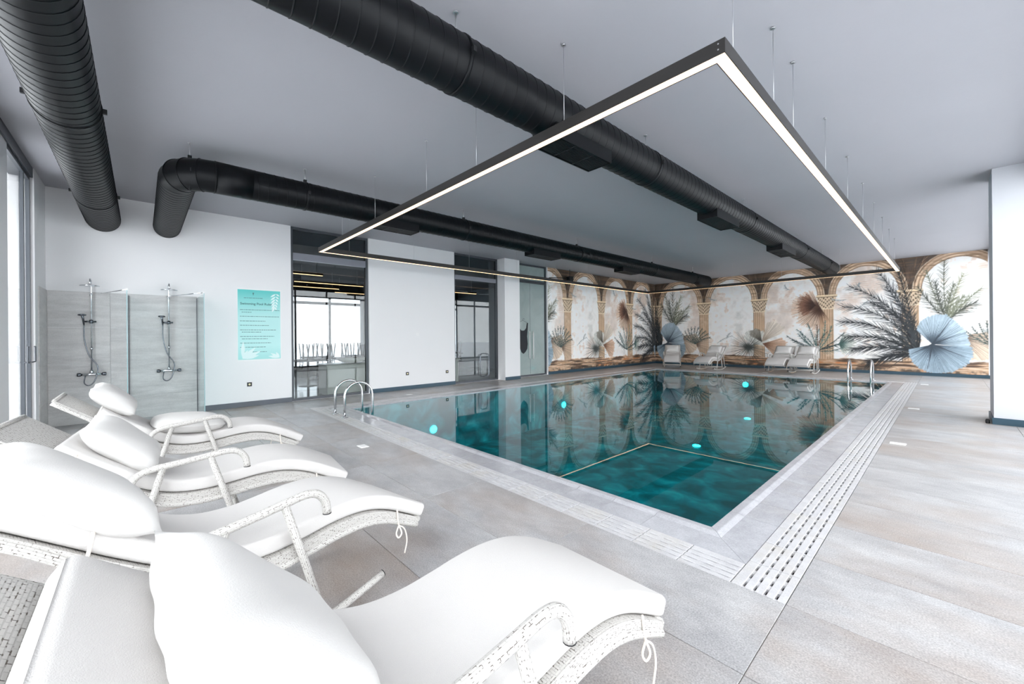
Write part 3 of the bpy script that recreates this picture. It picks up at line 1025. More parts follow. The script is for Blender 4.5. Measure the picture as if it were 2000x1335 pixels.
# edge pieces are built along +u with the water on the -w side, then placed on the four sides
sides = [  # origin, direction of u, direction of w (away from the water), water-edge length
    ((PX1, PY0), (0, 1), (1, 0), PY1 - PY0), ((PX0, PY1), (0, -1), (-1, 0), PY1 - PY0),
    ((PX0, PY0), (1, 0), (0, -1), PX1 - PX0), ((PX1, PY1), (-1, 0), (0, 1), PX1 - PX0)]
lip_prof = [(0.0, -0.03), (0.0, -0.002), (0.006, 0.006), (0.058, 0.009), (0.066, 0.008), (0.105, -0.004), (0.105, -0.03)]


def side_frame(sd):
    (ox, oy), du, dw, L = sd
    return lambda u, w, z: (ox + du[0] * u + dw[0] * w, oy + du[1] * u + dw[1] * w, z)


def orient(b):
    return b


for si, sd in enumerate(sides):
    fn = side_frame(sd); L = sd[3]
    n = round(L / 0.37); pw = L / n
    for k in range(n):
        ua, ub = k * pw + 0.0015, (k + 1) * pw - 0.0015
        # mitred ends at the corners
        ea = (lambda w: -w) if k == 0 else (lambda w: 0)
        eb = (lambda w: w) if k == n - 1 else (lambda w: 0)
        b = MB()
        m_ = len(lip_prof)
        for uu, ee in ((ua, ea), (ub, eb)):
            b.v += [fn(uu + ee(w), w, z) for (w, z) in lip_prof]
        flip = si in (0, 1)
        b.face(list(range(m_))); b.face(list(range(2 * m_ - 1, m_ - 1, -1)))
        for q in range(m_ - 1):
            b.face((q, m_ + q, m_ + q + 1, q + 1), None, False)
        b.obj('lip_tile', M['coping'], pool)
        w0, w1 = LIP + 0.001, LIP + COP - 0.001
        b = MB()
        top, bot = -0.004, -0.03
        for z in (bot, top):
            b.v += [fn(ua + ea(w0), w0, z), fn(ub + eb(w0), w0, z), fn(ub + eb(w1), w1, z), fn(ua + ea(w1), w1, z)]
        for q in ((0, 3, 2, 1), (4, 5, 6, 7), (0, 1, 5, 4), (1, 2, 6, 5), (2, 3, 7, 6), (3, 0, 4, 7)):
            b.face(q)
        b.obj('coping_tile', M['coping'], pool)
# overflow grates
GL = 0.317
gr = MB()
wn = GRT - 0.006
rows = [0.060, 0.112, 0.164, 0.216]
SWD, SLN, npit = 0.0145, 0.060, GL / 3
edges = [0.0] + [c for rr in rows for c in (rr - SWD / 2, rr + SWD / 2)] + [wn]
for k in range(0, len(edges), 2):
    gr.cbox(0.0035, GL - 0.0035, edges[k], edges[k + 1], -0.024, -0.001, 0.0015)
for rr in rows:
    cuts = [0.0035]
    for k in range(3):
        c = (k + 0.5) * npit
        cuts += [c - SLN / 2, c + SLN / 2]
    cuts.append(GL - 0.0035)
    for k in range(0, len(cuts), 2):
        gr.box(cuts[k], cuts[k + 1], rr - SWD / 2, rr + SWD / 2, -0.024, -0.007)
grate_me = gr.mesh('grate_panel', M['grate'])


def grate_run(x, y, dirx, diry, L, rz, mirror=False):
    n = int(round(L / GL)); s_ = L / (n * GL)
    for k in range(n):
        o = mk('grate_panel', grate_me, pool, (x + dirx * k * L / n, y + diry * k * L / n, 0), rz)
        o.scale = (s_, 1, 1)


q = LIP + COP
# right strip: u along +Y, w along +X  (rotation -90 maps u->-Y, so run from the far end)
grate_run(PX1 + q + 0.003, OY1, 0, -1, OY1 - OY0, -math.pi / 2)
grate_run(PX0 - q - 0.003, OY0, 0, 1, OY1 - OY0, math.pi / 2)
grate_run(PX0 - q, PY1 + q + 0.003, 1, 0, (PX1 + q) - (PX0 - q), 0)
grate_run(PX1 + q, PY0 - q - 0.003, -1, 0, (PX1 + q) - (PX0 - q), math.pi)
# underwater lamps
lamp = MB().lathe([(0.085, 0.0), (0.085, 0.012), (0.07, 0.02), (0.0, 0.024)], (0, 0, 0), 20)
lamp_me = lamp.mesh('underwater_lamp', M['pool_lamp'])
for loc, rot in (((-3.78, 5.6, BD), None), ((-4.1, 9.75, BD), None), ((-4.3, 14.0, BD), None), ((PX0, 4.9, -0.72), 'L'), ((PX0, 9.5, -0.72), 'L'), ((-4.75, PY1, -0.35), 'F')):
    o = mk('underwater_lamp', lamp_me, pool, loc)
    if rot == 'L':
        o.rotation_euler = (0, math.pi / 2, 0)
    elif rot == 'F':
        o.rotation_euler = (math.pi / 2, 0, 0)


def ladder(name, x0, x1, yd, yw, label):
    root = empty(name, ((x0 + x1) / 2, yd, 0))
    ox, oy = (x0 + x1) / 2, yd
    for x in (x0, x1):
        h = 0.60; r = abs(yw - yd) / 2; yc = (yw + yd) / 2; s_ = 1 if yw > yd else -1
        pts = [(x - ox, 0, 0.0), (x - ox, 0, h - r)]
        for k in range(1, 12):
            a = math.pi * k / 12
            pts.append((x - ox, yc - oy - s_ * math.cos(a) * r, h - r + math.sin(a) * r))
        pts += [(x - ox, yw - oy, h - r), (x - ox, yw - oy, -0.95)]
        rl = MB().tube(pts, 0.021, 14).obj('rail', M['steel'], root)
        MB().lathe([(0.06, -0.002), (0.06, 0.004), (0.03, 0.014), (0.022, 0.02)], (x - ox, 0, 0.003), 20).obj('flange', M['steel'], rl)
    for z in (-0.3, -0.55, -0.8):
        MB().cbox(x0 - ox, x1 - ox, yw - oy - 0.04, yw - oy + 0.04, z - 0.012, z + 0.012, 0.004).obj('tread', M['steel'], root)
    tag(root, label, 'ladder')


ladder('pool_ladder', -7.62, -7.15, 2.60, 3.10, 'stainless steel pool ladder at the corner near the showers')
ladder('pool_ladder', -2.0, -1.5, 15.75, 15.2, 'stainless steel pool ladder at the end facing the mural')

for (x, y, rz, lab) in ((-5.1, 2.08, 0, 'small white deck plate beside the loungers'), (-0.44, 7.0, 0, 'small white deck plate near the white column, first along the grate'), (-0.44, 10.4, 0, 'small white deck plate level with the column base'),
                        (-0.44, 15.4, 0, 'small white deck plate by the far pool corner'), (-8.85, 4.75, math.pi / 2, 'small white deck plate by the plain white wall panel'), (-4.45, 16.4, 0, 'small white deck plate in front of the paired loungers')):
    o = MB().cbox(-0.075, 0.075, -0.05, 0.05, 0.0, 0.006, 0.003).cbox(-0.06, 0.06, -0.036, 0.036, 0.006, 0.008, 0.001).obj('deck_plate', M['white'])
    o.location = (x, y, 0.0); o.rotation_euler = (0, 0, rz)
    tag(o, lab, 'plate')

# ------------------------------------------------------------------ ventilation ducts
def spiral_duct(L, R, pitch=0.115, n=36):
    """helical-seam pipe along +X from 0 to L"""
    offs = [0.0, 0.04, 0.86, 0.90, 0.915, 0.955, 0.97]
    dr = [0.0, 0.0, 0.0, 0.0, 0.0035, 0.0035, 0.0]
    K = len(offs)
    turns = int(L / pitch) + 2
    rings = []
    for t in range(-1, turns):
        for k in range(K):
            rings.append(((t + offs[k]) * pitch, dr[k]))
    b = MB()
    NR = len(rings)
    for (x, d) in rings:
        for k in range(n):
            a = 2 * math.pi * k / n
            xx = min(max(x + pitch * k / n, 0), L)
            b.v.append((xx, (R + d) * math.cos(a), (R + d) * math.sin(a)))
    for i in range(NR - 1):
        for k in range(n):
            if k < n - 1:
                f = (i * n + k, (i + 1) * n + k, (i + 1) * n + k + 1, i * n + k + 1)
            else:
                if i + 1 + K >= NR:
                    continue
                f = (i * n + k, (i + 1) * n + k, (i + 1 + K) * n, (i + K) * n)
            xs = [b.v[q][0] for q in f]
            if max(xs) - min(xs) < 1e-6:
                continue
            b.face(f, None, True)
    # end caps
    for x in (0.0, L):
        c = len(b.v)
        for k in range(n):
            a = 2 * math.pi * k / n
            b.v.append((x, (R + 0.001) * math.cos(a), (R + 0.001) * math.sin(a)))
        b.face(range(c, c + n))
    return b


def vent_box(parent, y0, y1, zb, half=0.15):
    b = MB()
    b.box(-half, -half + 0.012, y0, y1, zb, -0.08); b.box(half - 0.012, half, y0, y1, zb, -0.08)
    b.box(-half + .012, half - .012, y0, y0 + 0.012, zb, -0.08); b.box(-half + .012, half - .012, y1 - 0.012, y1, zb, -0.08)
    vb = b.obj('outlet_box', M['duct'], parent)
    g = MB().box(-half + 0.012, half - 0.012, y0 + 0.012, y1 - 0.012, zb + 0.03, zb + 0.04)
    g.obj('outlet_backing', M['black'], vb)
    n = 14
    for k in range(n):
        x = -half + 0.03 + (2 * half - 0.06) * k / (n - 1)
        MB().box(x - 0.003, x + 0.003, y0 + 0.012, y1 - 0.012, zb + 0.004, zb + 0.03).obj('slat', M['grille'], vb)
    for yy in (y0 + (y1 - y0) / 3, y0 + 2 * (y1 - y0) / 3):
        MB().box(-half + .012, half - .012, yy - 0.006, yy + 0.006, zb + 0.002, zb + 0.032).obj('grille_bar', M['grille'], vb)


def hanger(parent, p, R, along='Y'):
    """threaded rod, clamp ring and bolt lugs round the pipe"""
    x, y, z = p
    rod = MB().tube([(x, y, z + R), (x, y, HC - parent.location.z)], 0.006, 6).obj('hanger_rod', M['wire'], parent)
    MB().lathe([(0.02, 0), (0.02, 0.006)], (x, y, HC - parent.location.z - 0.006), 12).obj('ceiling_rosette', M['wire'], rod)
    b = MB()
    if along == 'Y':
        b.lathe([(R + 0.002, -0.014), (R + 0.007, -0.014), (R + 0.007, 0.014), (R + 0.002, 0.014)], (x, y, z), 36, 'Y')
    else:
        b.lathe([(R + 0.002, -0.014), (R + 0.007, -0.014), (R + 0.007, 0.014), (R + 0.002, 0.014)], (x, y, z), 36, 'X')
    cl = b.obj('clamp_ring', M['duct'], parent)
    s_ = R + 0.012
    for sg in (-1, 1):
        lug = MB()
        if along == 'Y':
            lug.box(x + sg * s_ - 0.022, x + sg * s_ + 0.022, y - 0.014, y + 0.014, z - 0.02, z + 0.02)
        else:
            lug.box(x - 0.014, x + 0.014, y + sg * s_ - 0.022, y + sg * s_ + 0.022, z - 0.02, z + 0.02)
        lug.obj('clamp_lug', M['grille'], cl)
    MB().box(x - 0.02, x + 0.02, y - 0.02, y + 0.02, z + R + 0.0, z + R + 0.045).obj('rod_bracket', M['grille'], parent)


ZD = 3.46
# duct along the window side
A = empty('ventilation_duct', (XW, -0.47, ZD))
spiral_duct(XR - XW - 0.35, 0.22).obj('pipe', M['duct'], A)
for x in (1.6, 4.6, 7.6):
    hanger(A, (x, 0, 0), 0.22, 'X')
tag(A, 'black spiral ventilation duct running above the window side into the shower wall', 'duct')
# duct with the elbow
XD2, YD2, RD2 = -6.35, 0.36, 0.195
B = empty('ventilation_duct', (XD2, 0, ZD))
EL = 0.34                                                # bend radius
p1 = spiral_duct((XD2 - XW) - EL, RD2).obj('pipe', M['duct'], B)
p1.location = (XW - XD2, YD2, 0)
p2 = spiral_duct(16.15 - YD2 - EL - 0.4, RD2).obj('pipe', M['duct'], B)
p2.location = (0, YD2 + EL + 0.4, 0); p2.rotation_euler = (0, 0, math.pi / 2)
c = Vector((-EL, YD2 + EL, 0))
prev = None
angs = [0, 22.5, 45, 67.5, 90]
pts = [Vector((-EL, YD2, 0))]
for k in range(4):                                       # segmented bend: one gore after another
    g = MB()
    a0, a1 = math.radians(angs[k]), math.radians(angs[k + 1])
    ringpts = []
    for a in (a0, a1):
        o_ = c + Vector((math.sin(a) * EL, -math.cos(a) * EL, 0))
        rad = Vector((math.sin(a), -math.cos(a), 0))
        ringpts.append([o_ + rad * (RD2 + 0.001) * math.cos(t) + Vector((0, 0, 1)) * (RD2 + 0.001) * math.sin(t) for t in [2 * math.pi * q_ / 36 for q_ in range(36)]])
    bead = []
    o_ = c + Vector((math.sin(a1) * EL, -math.cos(a1) * EL, 0)); rad = Vector((math.sin(a1), -math.cos(a1), 0))
    bead = [o_ + (rad * math.cos(2 * math.pi * q_ / 36) + Vector((0, 0, 1)) * math.sin(2 * math.pi * q_ / 36)) * (RD2 + 0.002) for q_ in range(36)]
    g.v = [tuple(p_) for rr in ringpts for p_ in rr]
    for q_ in range(36):
        q2 = (q_ + 1) % 36
        g.face((q_, q2, 36 + q2, 36 + q_), None, True)
    go = g.obj('elbow_gore', M['duct'], B)
    MB().tube(bead, 0.006, 6, closed=True).obj('seam_bead', M['duct'], go)
MB().lathe([(RD2 + 0.003, 0), (RD2 + 0.003, 0.40)], (0, YD2 + EL, 0), 36, 'Y').obj('sleeve', M['duct'], B)
for y in (0.62, 1.77, 4.6, 8.1, 11.9, 14.9):
    hanger(B, (0 if y > 0.7 else -0.1, y if y > .7 else YD2 + .1, 0), RD2)
for (y0, y1) in ((2.75, 3.55), (6.4, 7.3), (10.0, 10.9)):
    vent_box(B, y0, y1, -0.255)
tag(B, 'black ventilation duct with segmented elbow running above the glass doors', 'duct')
# duct over the pool
Cc = empty('ventilation_duct', (-2.52, 0, ZD))
p3 = spiral_duct(16.25 + 0.24, 0.205).obj('pipe', M['duct'], Cc)
p3.location = (0, -0.24, 0); p3.rotation_euler = (0, 0, math.pi / 2)
for y in (1.77, 4.6, 8.1, 12.0, 14.9):
    hanger(Cc, (0, y, 0), 0.205)
for (y0, y1) in ((2.75, 3.62), (6.45, 7.4), (10.0, 11.1)):
    vent_box(Cc, y0, y1, -0.27)
tag(Cc, 'straight black spiral duct hung over the pool with grille outlets', 'duct')

# ------------------------------------------------------------------ rectangular pendant light
LX0, LX1, LY0_, LY1_, LZ = -8.5, -0.902, 2.60, 15.5, 3.105
LW, LH = 0.078, 0.088
pd = empty('pendant_light', (0, 0, LZ))
bars = [(LX0, LX1, LY0_, LY0_ + LW), (LX0, LX1, LY1_ - LW, LY1_), (LX0, LX0 + LW, LY0_ + LW, LY1_ - LW), (LX1 - LW, LX1, LY0_ + LW, LY1_ - LW)]
for (x0, x1, y0, y1) in bars:
    MB().box(x0, x1, y0, y1, 0.006, LH).obj('profile', M['led_body'], pd)
for k, (x0, x1, y0, y1) in enumerate(bars):
    i_ = 0.005
    if k < 2:
        MB().box(x0 + i_, x1 - i_, y0 + i_, y1 - i_, 0.0, 0.006).obj('diffuser', M['led'], pd)
    else:
        MB().box(x0 + i_, x1 - i_, y0 - i_, y1 + i_, 0.0, 0.006).obj('diffuser', M['led'], pd)
for (x0, x1, y0, y1) in ((LX0, LX1, LY0_, LY0_ + 0.005), (LX0, LX1, LY1_ - 0.005, LY1_), (LX0, LX0 + 0.005, LY0_ + .005, LY1_ - .005), (LX1 - 0.005, LX1, LY0_ + .005, LY1_ - .005),
                         (LX0 + LW - .005, LX1 - LW + .005, LY0_ + LW - .005, LY0_ + LW), (LX0 + LW - .005, LX1 - LW + .005, LY1_ - LW, LY1_ - LW + .005), (LX0 + LW - .005, LX0 + LW, LY0_ + LW, LY1_ - LW), (LX1 - LW, LX1 - LW + .005, LY0_ + LW, LY1_ - LW)):
    MB().box(x0, x1, y0, y1, -0.003, 0.006).obj('edge_strip', M['led_body'], pd)
wm_ = MB().tube([(0, 0, LH), (0, 0, HC - LZ)], 0.0022, 5).mesh('suspension_wire', M['wire'])
rs_ = MB().lathe([(0.017, 0), (0.015, 0.012)], (0, 0, HC - LZ - 0.012), 12).mesh('ceiling_rosette', M['wire'])
spots = [(x, LY0_ + LW / 2) for x in (-2.19, -3.4, -4.42, -5.93, -7.3)] + [(LX1 - LW / 2, y) for y in (2.85, 3.75, 4.36, 5.77, 7.26, 8.73, 10.19, 11.64, 13.1, 14.5)]
spots += [(LX0 + LW / 2, y) for y in (3.2, 4.7, 6.3, 8.0, 9.7, 11.4, 13.1, 14.8)] + [(x, LY1_ - LW / 2) for x in (-2.2, -3.7, -5.2, -6.7)]
for (x, y) in spots:
    w_ = mk('suspension_wire', wm_, pd, (x, y, 0))
    mk('ceiling_rosette', rs_, w_)
scr = MB()
for q_ in (0.03, 0.065):
    scr.lathe([(0.005, 0), (0.004, -0.003)], (LX1 - 0.04, LY0_, q_), 8, 'Y')
scr.obj('corner_screw', M['wire'], pd)
tag(pd, 'large rectangular black pendant light with warm glowing underside over the pool', 'lamp')

# ------------------------------------------------------------------ showers
def shower(y, label):
    s = empty('shower_set', (XW + 0.011, y, 0))
    r = 0.011
    MB().tube(fillet([(0.06, 0, 0.86), (0.06, 0, 2.33), (0.10, 0, 2.40), (0.26, 0, 2.40), (0.30, 0, 2.30)], 0.06), r, 10).obj('riser_pipe', M['chrome'], s)
    MB().lathe([(0.115, 0.0), (0.12, 0.008), (0.115, 0.016), (0.03, 0.022), (0.02, 0.05)], (0.30, 0, 2.265), 28).obj('overhead_shower', M['chrome'], s)
    b = MB()
    for z in (1.25, 2.15):
        b.tube([(0.0, 0, z), (0.06, 0, z)], 0.012, 8); b.lathe([(0.02, -0.02), (0.02, 0.02)], (0.06, 0, z), 14)
    b.obj('wall_bracket', M['chrome'], s)
    sl = MB().lathe([(0.024, -0.03), (0.026, 0), (0.024, 0.03)], (0.06, 0, 1.70), 14)
    sl.tube([(0.06, -0.10, 1.70), (0.06, 0.06, 1.70)], 0.014, 10)
    sl.obj('slider', M['darkmetal'], s)
    sgn = -1
    hs = MB().tube([(0.075, sgn * 0.085, 1.66), (0.09, sgn * 0.092, 1.74), (0.13, sgn * 0.10, 1.80)], [0.012, 0.014, 0.018], 10)
    hs.lathe([(0.02, -0.012), (0.05, -0.004), (0.05, 0.014), (0.03, 0.022)], (0.15, sgn * 0.10, 1.80), 20)
    hs.obj('hand_shower', M['darkmetal'], s)
    mx = MB().tube([(0.055, -0.125, 0.82), (0.055, 0.125, 0.82)], 0.023, 16)
    mx.tube([(0.0, -0.075, 0.82), (0.055, -0.075, 0.82)], 0.02, 12); mx.tube([(0.0, 0.075, 0.82), (0.055, 0.075, 0.82)], 0.02, 12)
    mx.lathe([(0.022, 0), (0.022, 0.06)], (0.058, 0, 0.83), 14)
    mxo = mx.obj('mixer_body', M['chrome'], s)
    for sg in (-1, 1):
        MB().lathe([(0.026, sg * 0.125), (0.030, sg * 0.13), (0.030, sg * 0.165), (0.022, sg * 0.172)], (0.055, 0, 0.82), 18, 'Y').obj('control_knob', M['darkmetal'], mxo)
    MB().tube(catmull([(0.07, sgn * 0.085, 1.66), (0.085, sgn * 0.08, 1.4), (0.09, sgn * 0.03, 1.15), (0.09, 0.06, 0.98), (0.09, 0.07, 0.86), (0.1, 0.03, 0.70), (0.1, -0.03, 0.64), (0.09, -0.085, 0.68), (0.06, -0.075, 0.80)], 8), 0.0085, 8).obj('hose', M['darkmetal'], s)
    tag(s, label, 'shower')


shower(-0.615, 'chrome shower column with round overhead head nearest the window door')
shower(0.37, 'chrome shower column between the two glass screens')


def screen(y, length, ybar, label):
    s = empty('shower_screen', (XW + 0.012, y, 0))
    MB().box(0.0, length, -0.004, 0.004, 0.005, 2.17).obj('glass_panel', M['screen'], s)
    MB().box(length, length + 0.008, -0.005, 0.005, 0.005, 2.17).obj('panel_edge', M['glass_edge'], s)
    MB().box(0.0, 0.015, -0.009, 0.009, 0.005, 2.17).obj('wall_profile', M['frame'], s)
    b = MB().tube([(length - 0.05, 0, 2.185), (0.0, ybar - y, 2.185)], 0.008, 8)
    bo_ = b.obj('support_bar', M['chrome'], s)
    MB().box(length - 0.07, length - 0.03, -0.015, 0.015, 2.15, 2.20).obj('bar_clamp', M['white'], bo_)
    tag(s, label, 'shower screen')


screen(-0.165, 1.05, -0.50, 'clear glass shower screen dividing the two showers')
screen(0.785, 1.18, 0.35, 'clear glass shower screen at the end of the tiled wall beside the poster')

# ------------------------------------------------------------------ poster and small wall things
po = empty('rules_poster', (XW + 0.0005, 1.825, 1.68))
PWD, PHT = 0.80, 1.50
MB().box(0.0, 0.004, -PWD / 2, PWD / 2, -PHT / 2, PHT / 2).obj('poster_sheet', M['white'], po)


def poster_mat():
    t = NT('turquoise_gradient_print')
    tc = t.add('ShaderNodeTexCoord')
    sp = t.add('ShaderNodeSeparateXYZ'); t.link(tc.outputs['Generated'], sp.inputs[0])
    cr = t.add('ShaderNodeValToRGB')
    e = cr.color_ramp.elements
    e[0].position = 0.0; e[0].color = srgb('#a6e2df'); e[1].position = 1.0; e[1].color = srgb('#5accc8')
    x = e.new(0.6); x.color = srgb('#bbeae8')
    x = e.new(0.2); x.color = srgb('#c0eeec')
    t.link(sp.outputs['Z'], cr.inputs[0]); t.link(cr.outputs[0], t.b.inputs['Base Color'])
    t.set(Roughness=0.5)
    return t.m


MB().box(0.004, 0.0048, -PWD / 2 + 0.012, PWD / 2 - 0.02, -PHT / 2 + 0.03, PHT / 2 - 0.03).obj('printed_field', poster_mat(), po)


def text_mesh(txt, size, name, mat, parent, y, z, x=0.0052, bold=0.0, align='LEFT'):
    cu = bpy.data.curves.new(name, 'FONT')
    cu.body = txt; cu.size = size; cu.align_x = align; cu.extrude = 0.0003; cu.offset = bold
    tmp = bpy.data.objects.new('tmp', cu); COL.objects.link(tmp)
    bpy.context.view_layer.update()
    me = bpy.data.meshes.new_from_object(tmp.evaluated_get(bpy.context.evaluated_depsgraph_get()))
    bpy.data.objects.remove(tmp); bpy.data.curves.remove(cu)
    me.materials.clear(); me.materials.append(mat)
    o = mk(name, me, parent, (x, y, z))
    o.rotation_euler = (math.pi / 2, 0, math.pi / 2)
    return o


text_mesh('Swimming Pool Rules', 0.066, 'poster_title', M['ink'], po, -0.345, 0.41, bold=0.0006)
def textline(y0, y1, z, h=0.011):
    ln = MB()
    y = y0
    while y < y1:
        w = R2.uniform(0.02, 0.06)
        ln.box(0.0049, 0.0053, y, min(y + w, y1), z, z + h); y += w + 0.009
    ln.obj('text_line', M['ink_light'], po)


for (z, w0, w1) in ((0.545, -0.28, 0.05), (0.30, -0.35, 0.36), (0.25, -0.32, -0.15), (0.165, -0.35, 0.36), (0.07, -0.35, 0.10), (-0.02, -0.35, 0.16), (-0.115, -0.35, 0.30), (-0.16, -0.32, 0.02), (-0.25, -0.35, 0.26), (-0.30, -0.32, 0.14), (-0.385, -0.35, 0.20), (-0.47, -0.35, 0.10), (-0.57, -0.30, 0.12)):
    textline(w0, w1, z)
lg = MB()
lg.prism([(-0.13, 0.66), (-0.10, 0.66), (-0.115, 0.60)], lambda a, b_, h: (h, a, b_), 0.0049, 0.0053)
lg.obj('poster_emblem', M['ink_light'], po)
lfm = MB()
LFH = [0.0054]


def leaflet(y, z, a, l, w):
    a = math.radians(a); d = (math.cos(a), math.sin(a)); n_ = (-d[1], d[0])
    poly = [(y, z)] + [(y + d[0] * l * t + n_[0] * w * k, z + d[1] * l * t + n_[1] * w * k) for t, k in ((.3, -.8), (.6, -1), (1, 0), (.6, 1), (.3, .8))]
    lfm.prism(poly, lambda a_, b_, h: (h, min(max(a_, -PWD / 2 + .012), PWD / 2 - .02), min(max(b_, -PHT / 2 + .03), PHT / 2 - .03)), 0.0049, LFH[0])
    LFH[0] += 0.00012


for k in range(6):
    leaflet(0.30 - 0.005 * k, 0.66 - k * 0.055, 215 + 6 * k, 0.13, 0.018)
    leaflet(0.30 - 0.005 * k, 0.66 - k * 0.055, 325 - 6 * k, 0.08, 0.016)
lfm.obj('leaf_print', M['leaf_print'], po)
lfm = MB()
for a, l in ((88, .36), (62, .2), (45, .33), (25, .36), (12, .3)):
    leaflet(-0.31, -0.70, a, l, 0.035)
lfm.obj('leaf_print', M['leaf_print'], po)
lfm = MB()
for a, l in ((150, .2), (120, .14), (170, .22)):
    leaflet(0.36, -0.70, a, l, 0.025)
lfm.obj('leaf_print', M['leaf_print'], po)
tag(po, 'turquoise swimming pool rules poster on white wall', 'poster')

for (y, z, lab) in ((1.63, 0.45, 'small black wall socket under the turquoise poster'), (5.2, 0.42, 'small black wall socket low on the white panel between glass doors, first of two'), (6.45, 0.39, 'small black wall socket low on the white panel beside the second glass door')):
    s = empty('wall_socket', (XW, y, z))
    MB().box(0, 0.009, -0.042, 0.042, -0.042, 0.042).obj('cover_plate', M['socket'], s)
    MB().lathe([(0.02, 0.009), (0.018, 0.011)], (0, 0, 0), 16, 'X').obj('insert', M['socket_in'], s)
    tag(s, lab, 'socket')
s = empty('wall_thermostat', (XW, 5.5, 1.46))
MB().box(0, 0.012, -0.042, 0.042, -0.042, 0.042).obj('body', M['white'], s)
MB().lathe([(0.022, 0.012), (0.02, 0.02)], (0, 0, 0), 16, 'X').obj('dial', M['white'], s)
tag(s, 'small white round thermostat in the middle of the white wall panel', 'thermostat')
s = empty('bracket_box', (-9.6, 11.82, 3.40))
MB().box(-0.09, 0.09, -0.09, 0.09, 0.0, 0.2).obj('housing', M['grille'], s)
MB().tube([(0.0, -0.09, 0.13), (-0.04, -0.95, 0.08), (-0.155, -1.0, 0.08)], 0.014, 8).obj('bracket_arm', M['grille'], s)
MB().tube([(0, 0, 0.2), (0, 0, HC - 3.40)], 0.01, 8).obj('drop_rod', M['grille'], s)
tag(s, 'small black box on an arm in front of the side mural', 'fixture')
s = MB().lathe([(0.02, 0), (0.024, 0.012), (0.024, 0.05), (0.014, 0.066)], (0, 0, 0), 16).obj('door_stop', M['cap'])
s.location = (0.40, 9.52, 0.0)
tag(s, 'small black door stop on the floor at the column corner', 'door stop')

# ------------------------------------------------------------------ rocking sun loungers
# side profile of the woven surface (y along the lounger, z up); y = 0 is the reference used on site
PROFILE = [(-0.46, 0.930), (-0.33, 0.830), (-0.20, 0.730), (-0.09, 0.645), (0.03, 0.560), (0.12, 0.505), (0.21, 0.465), (0.32, 0.437), (0.45, 0.430), (0.58, 0.442), (0.70, 0.458), (0.82, 0.462), (0.93, 0.447), (1.04, 0.410), (1.15, 0.355), (1.25, 0.300)]
CUR = [Vector((0, a, b)) for a, b in PROFILE]
CUR = catmull(CUR, 4)
SL = [0.0]
for a, b in zip(CUR[:-1], CUR[1:]):
    SL.append(SL[-1] + (b - a).length)


def cnorm(i):
    t = (CUR[min(i + 1, len(CUR) - 1)] - CUR[max(i - 1, 0)]).normalized()
    return Vector((0, -t.z, t.y)), t


HWID = 0.29


def woven_panel():
    b = MB(); n = len(CUR)
    for i, p in enumerate(CUR):
        nr, t = cnorm(i)
        for k in range(7):
            x = -HWID + 2 * HWID * k / 6
            b.v.append((x, p.y, p.z))
        for k in range(7):
            x = -HWID + 2 * HWID * k / 6
            q_ = p - nr * 0.012
            b.v.append((x, q_.y, q_.z))
    for i in range(n - 1):
        for k in range(6):
            a = i * 14 + k
            b.face((a, a + 1, a + 15, a + 14), [(k / 6 * .58, SL[i]), ((k + 1) / 6 * .58, SL[i]), ((k + 1) / 6 * .58, SL[i + 1]), (k / 6 * .58, SL[i + 1])], True)
            a += 7
            b.face((a, a + 14, a + 15, a + 1), [(k / 6 * .58, SL[i]), (k / 6 * .58, SL[i + 1]), ((k + 1) / 6 * .58, SL[i + 1]), ((k + 1) / 6 * .58, SL[i])], True)
    for i in (0, n - 1):
        a = i * 14
        for k in range(6):
            b.face((a + k, a + 7 + k, a + 8 + k, a + k + 1) if i == 0 else (a + k, a + k + 1, a + 8 + k, a + 7 + k))
    return b


def side_band(sx):
    """woven side apron hanging below the seat edge, with rolled lower rail"""
    b = MB()
    for i, p in enumerate(CUR):
        nr, t = cnorm(i)
        k = i / (len(CUR) - 1)
        dp = 0.022 + 0.040 * min(1, max(0, (k - 0.1) / 0.25)) * (1 if k < 0.72 else max(0.45, 1 - (k - 0.72) * 2.2))
        q_ = p - nr * dp
        x = sx * HWID
        b.v += [(x, p.y, p.z), (x + sx * 0.012, p.y, p.z), (x + sx * 0.012, q_.y, q_.z), (x, q_.y, q_.z)]
    n = len(CUR)
    for i in range(n - 1):
        for k in range(4):
            k2 = (k + 1) % 4
            f = (i * 4 + k, i * 4 + k2, i * 4 + 4 + k2, i * 4 + 4 + k)
            if sx < 0:
                f = f[::-1]
            uvs = {1: [(SL[i], 0.0), (SL[i], .08), (SL[i + 1], .08), (SL[i + 1], 0)]}.get(k, [(SL[i], 0), (SL[i], .012), (SL[i + 1], .012), (SL[i + 1], 0)])
            if sx < 0:
                uvs = uvs[::-1]
            b.face(f, uvs)
    b.face((0, 3, 2, 1)); b.face(tuple((n - 1) * 4 + q_ for q_ in (0, 1, 2, 3)))
    low = [Vector((sx * (HWID + 0.006), b.v[i * 4 + 2][1], b.v[i * 4 + 2][2])) for i in range(n)]
    b.tube(low, 0.017, 10)
    return b


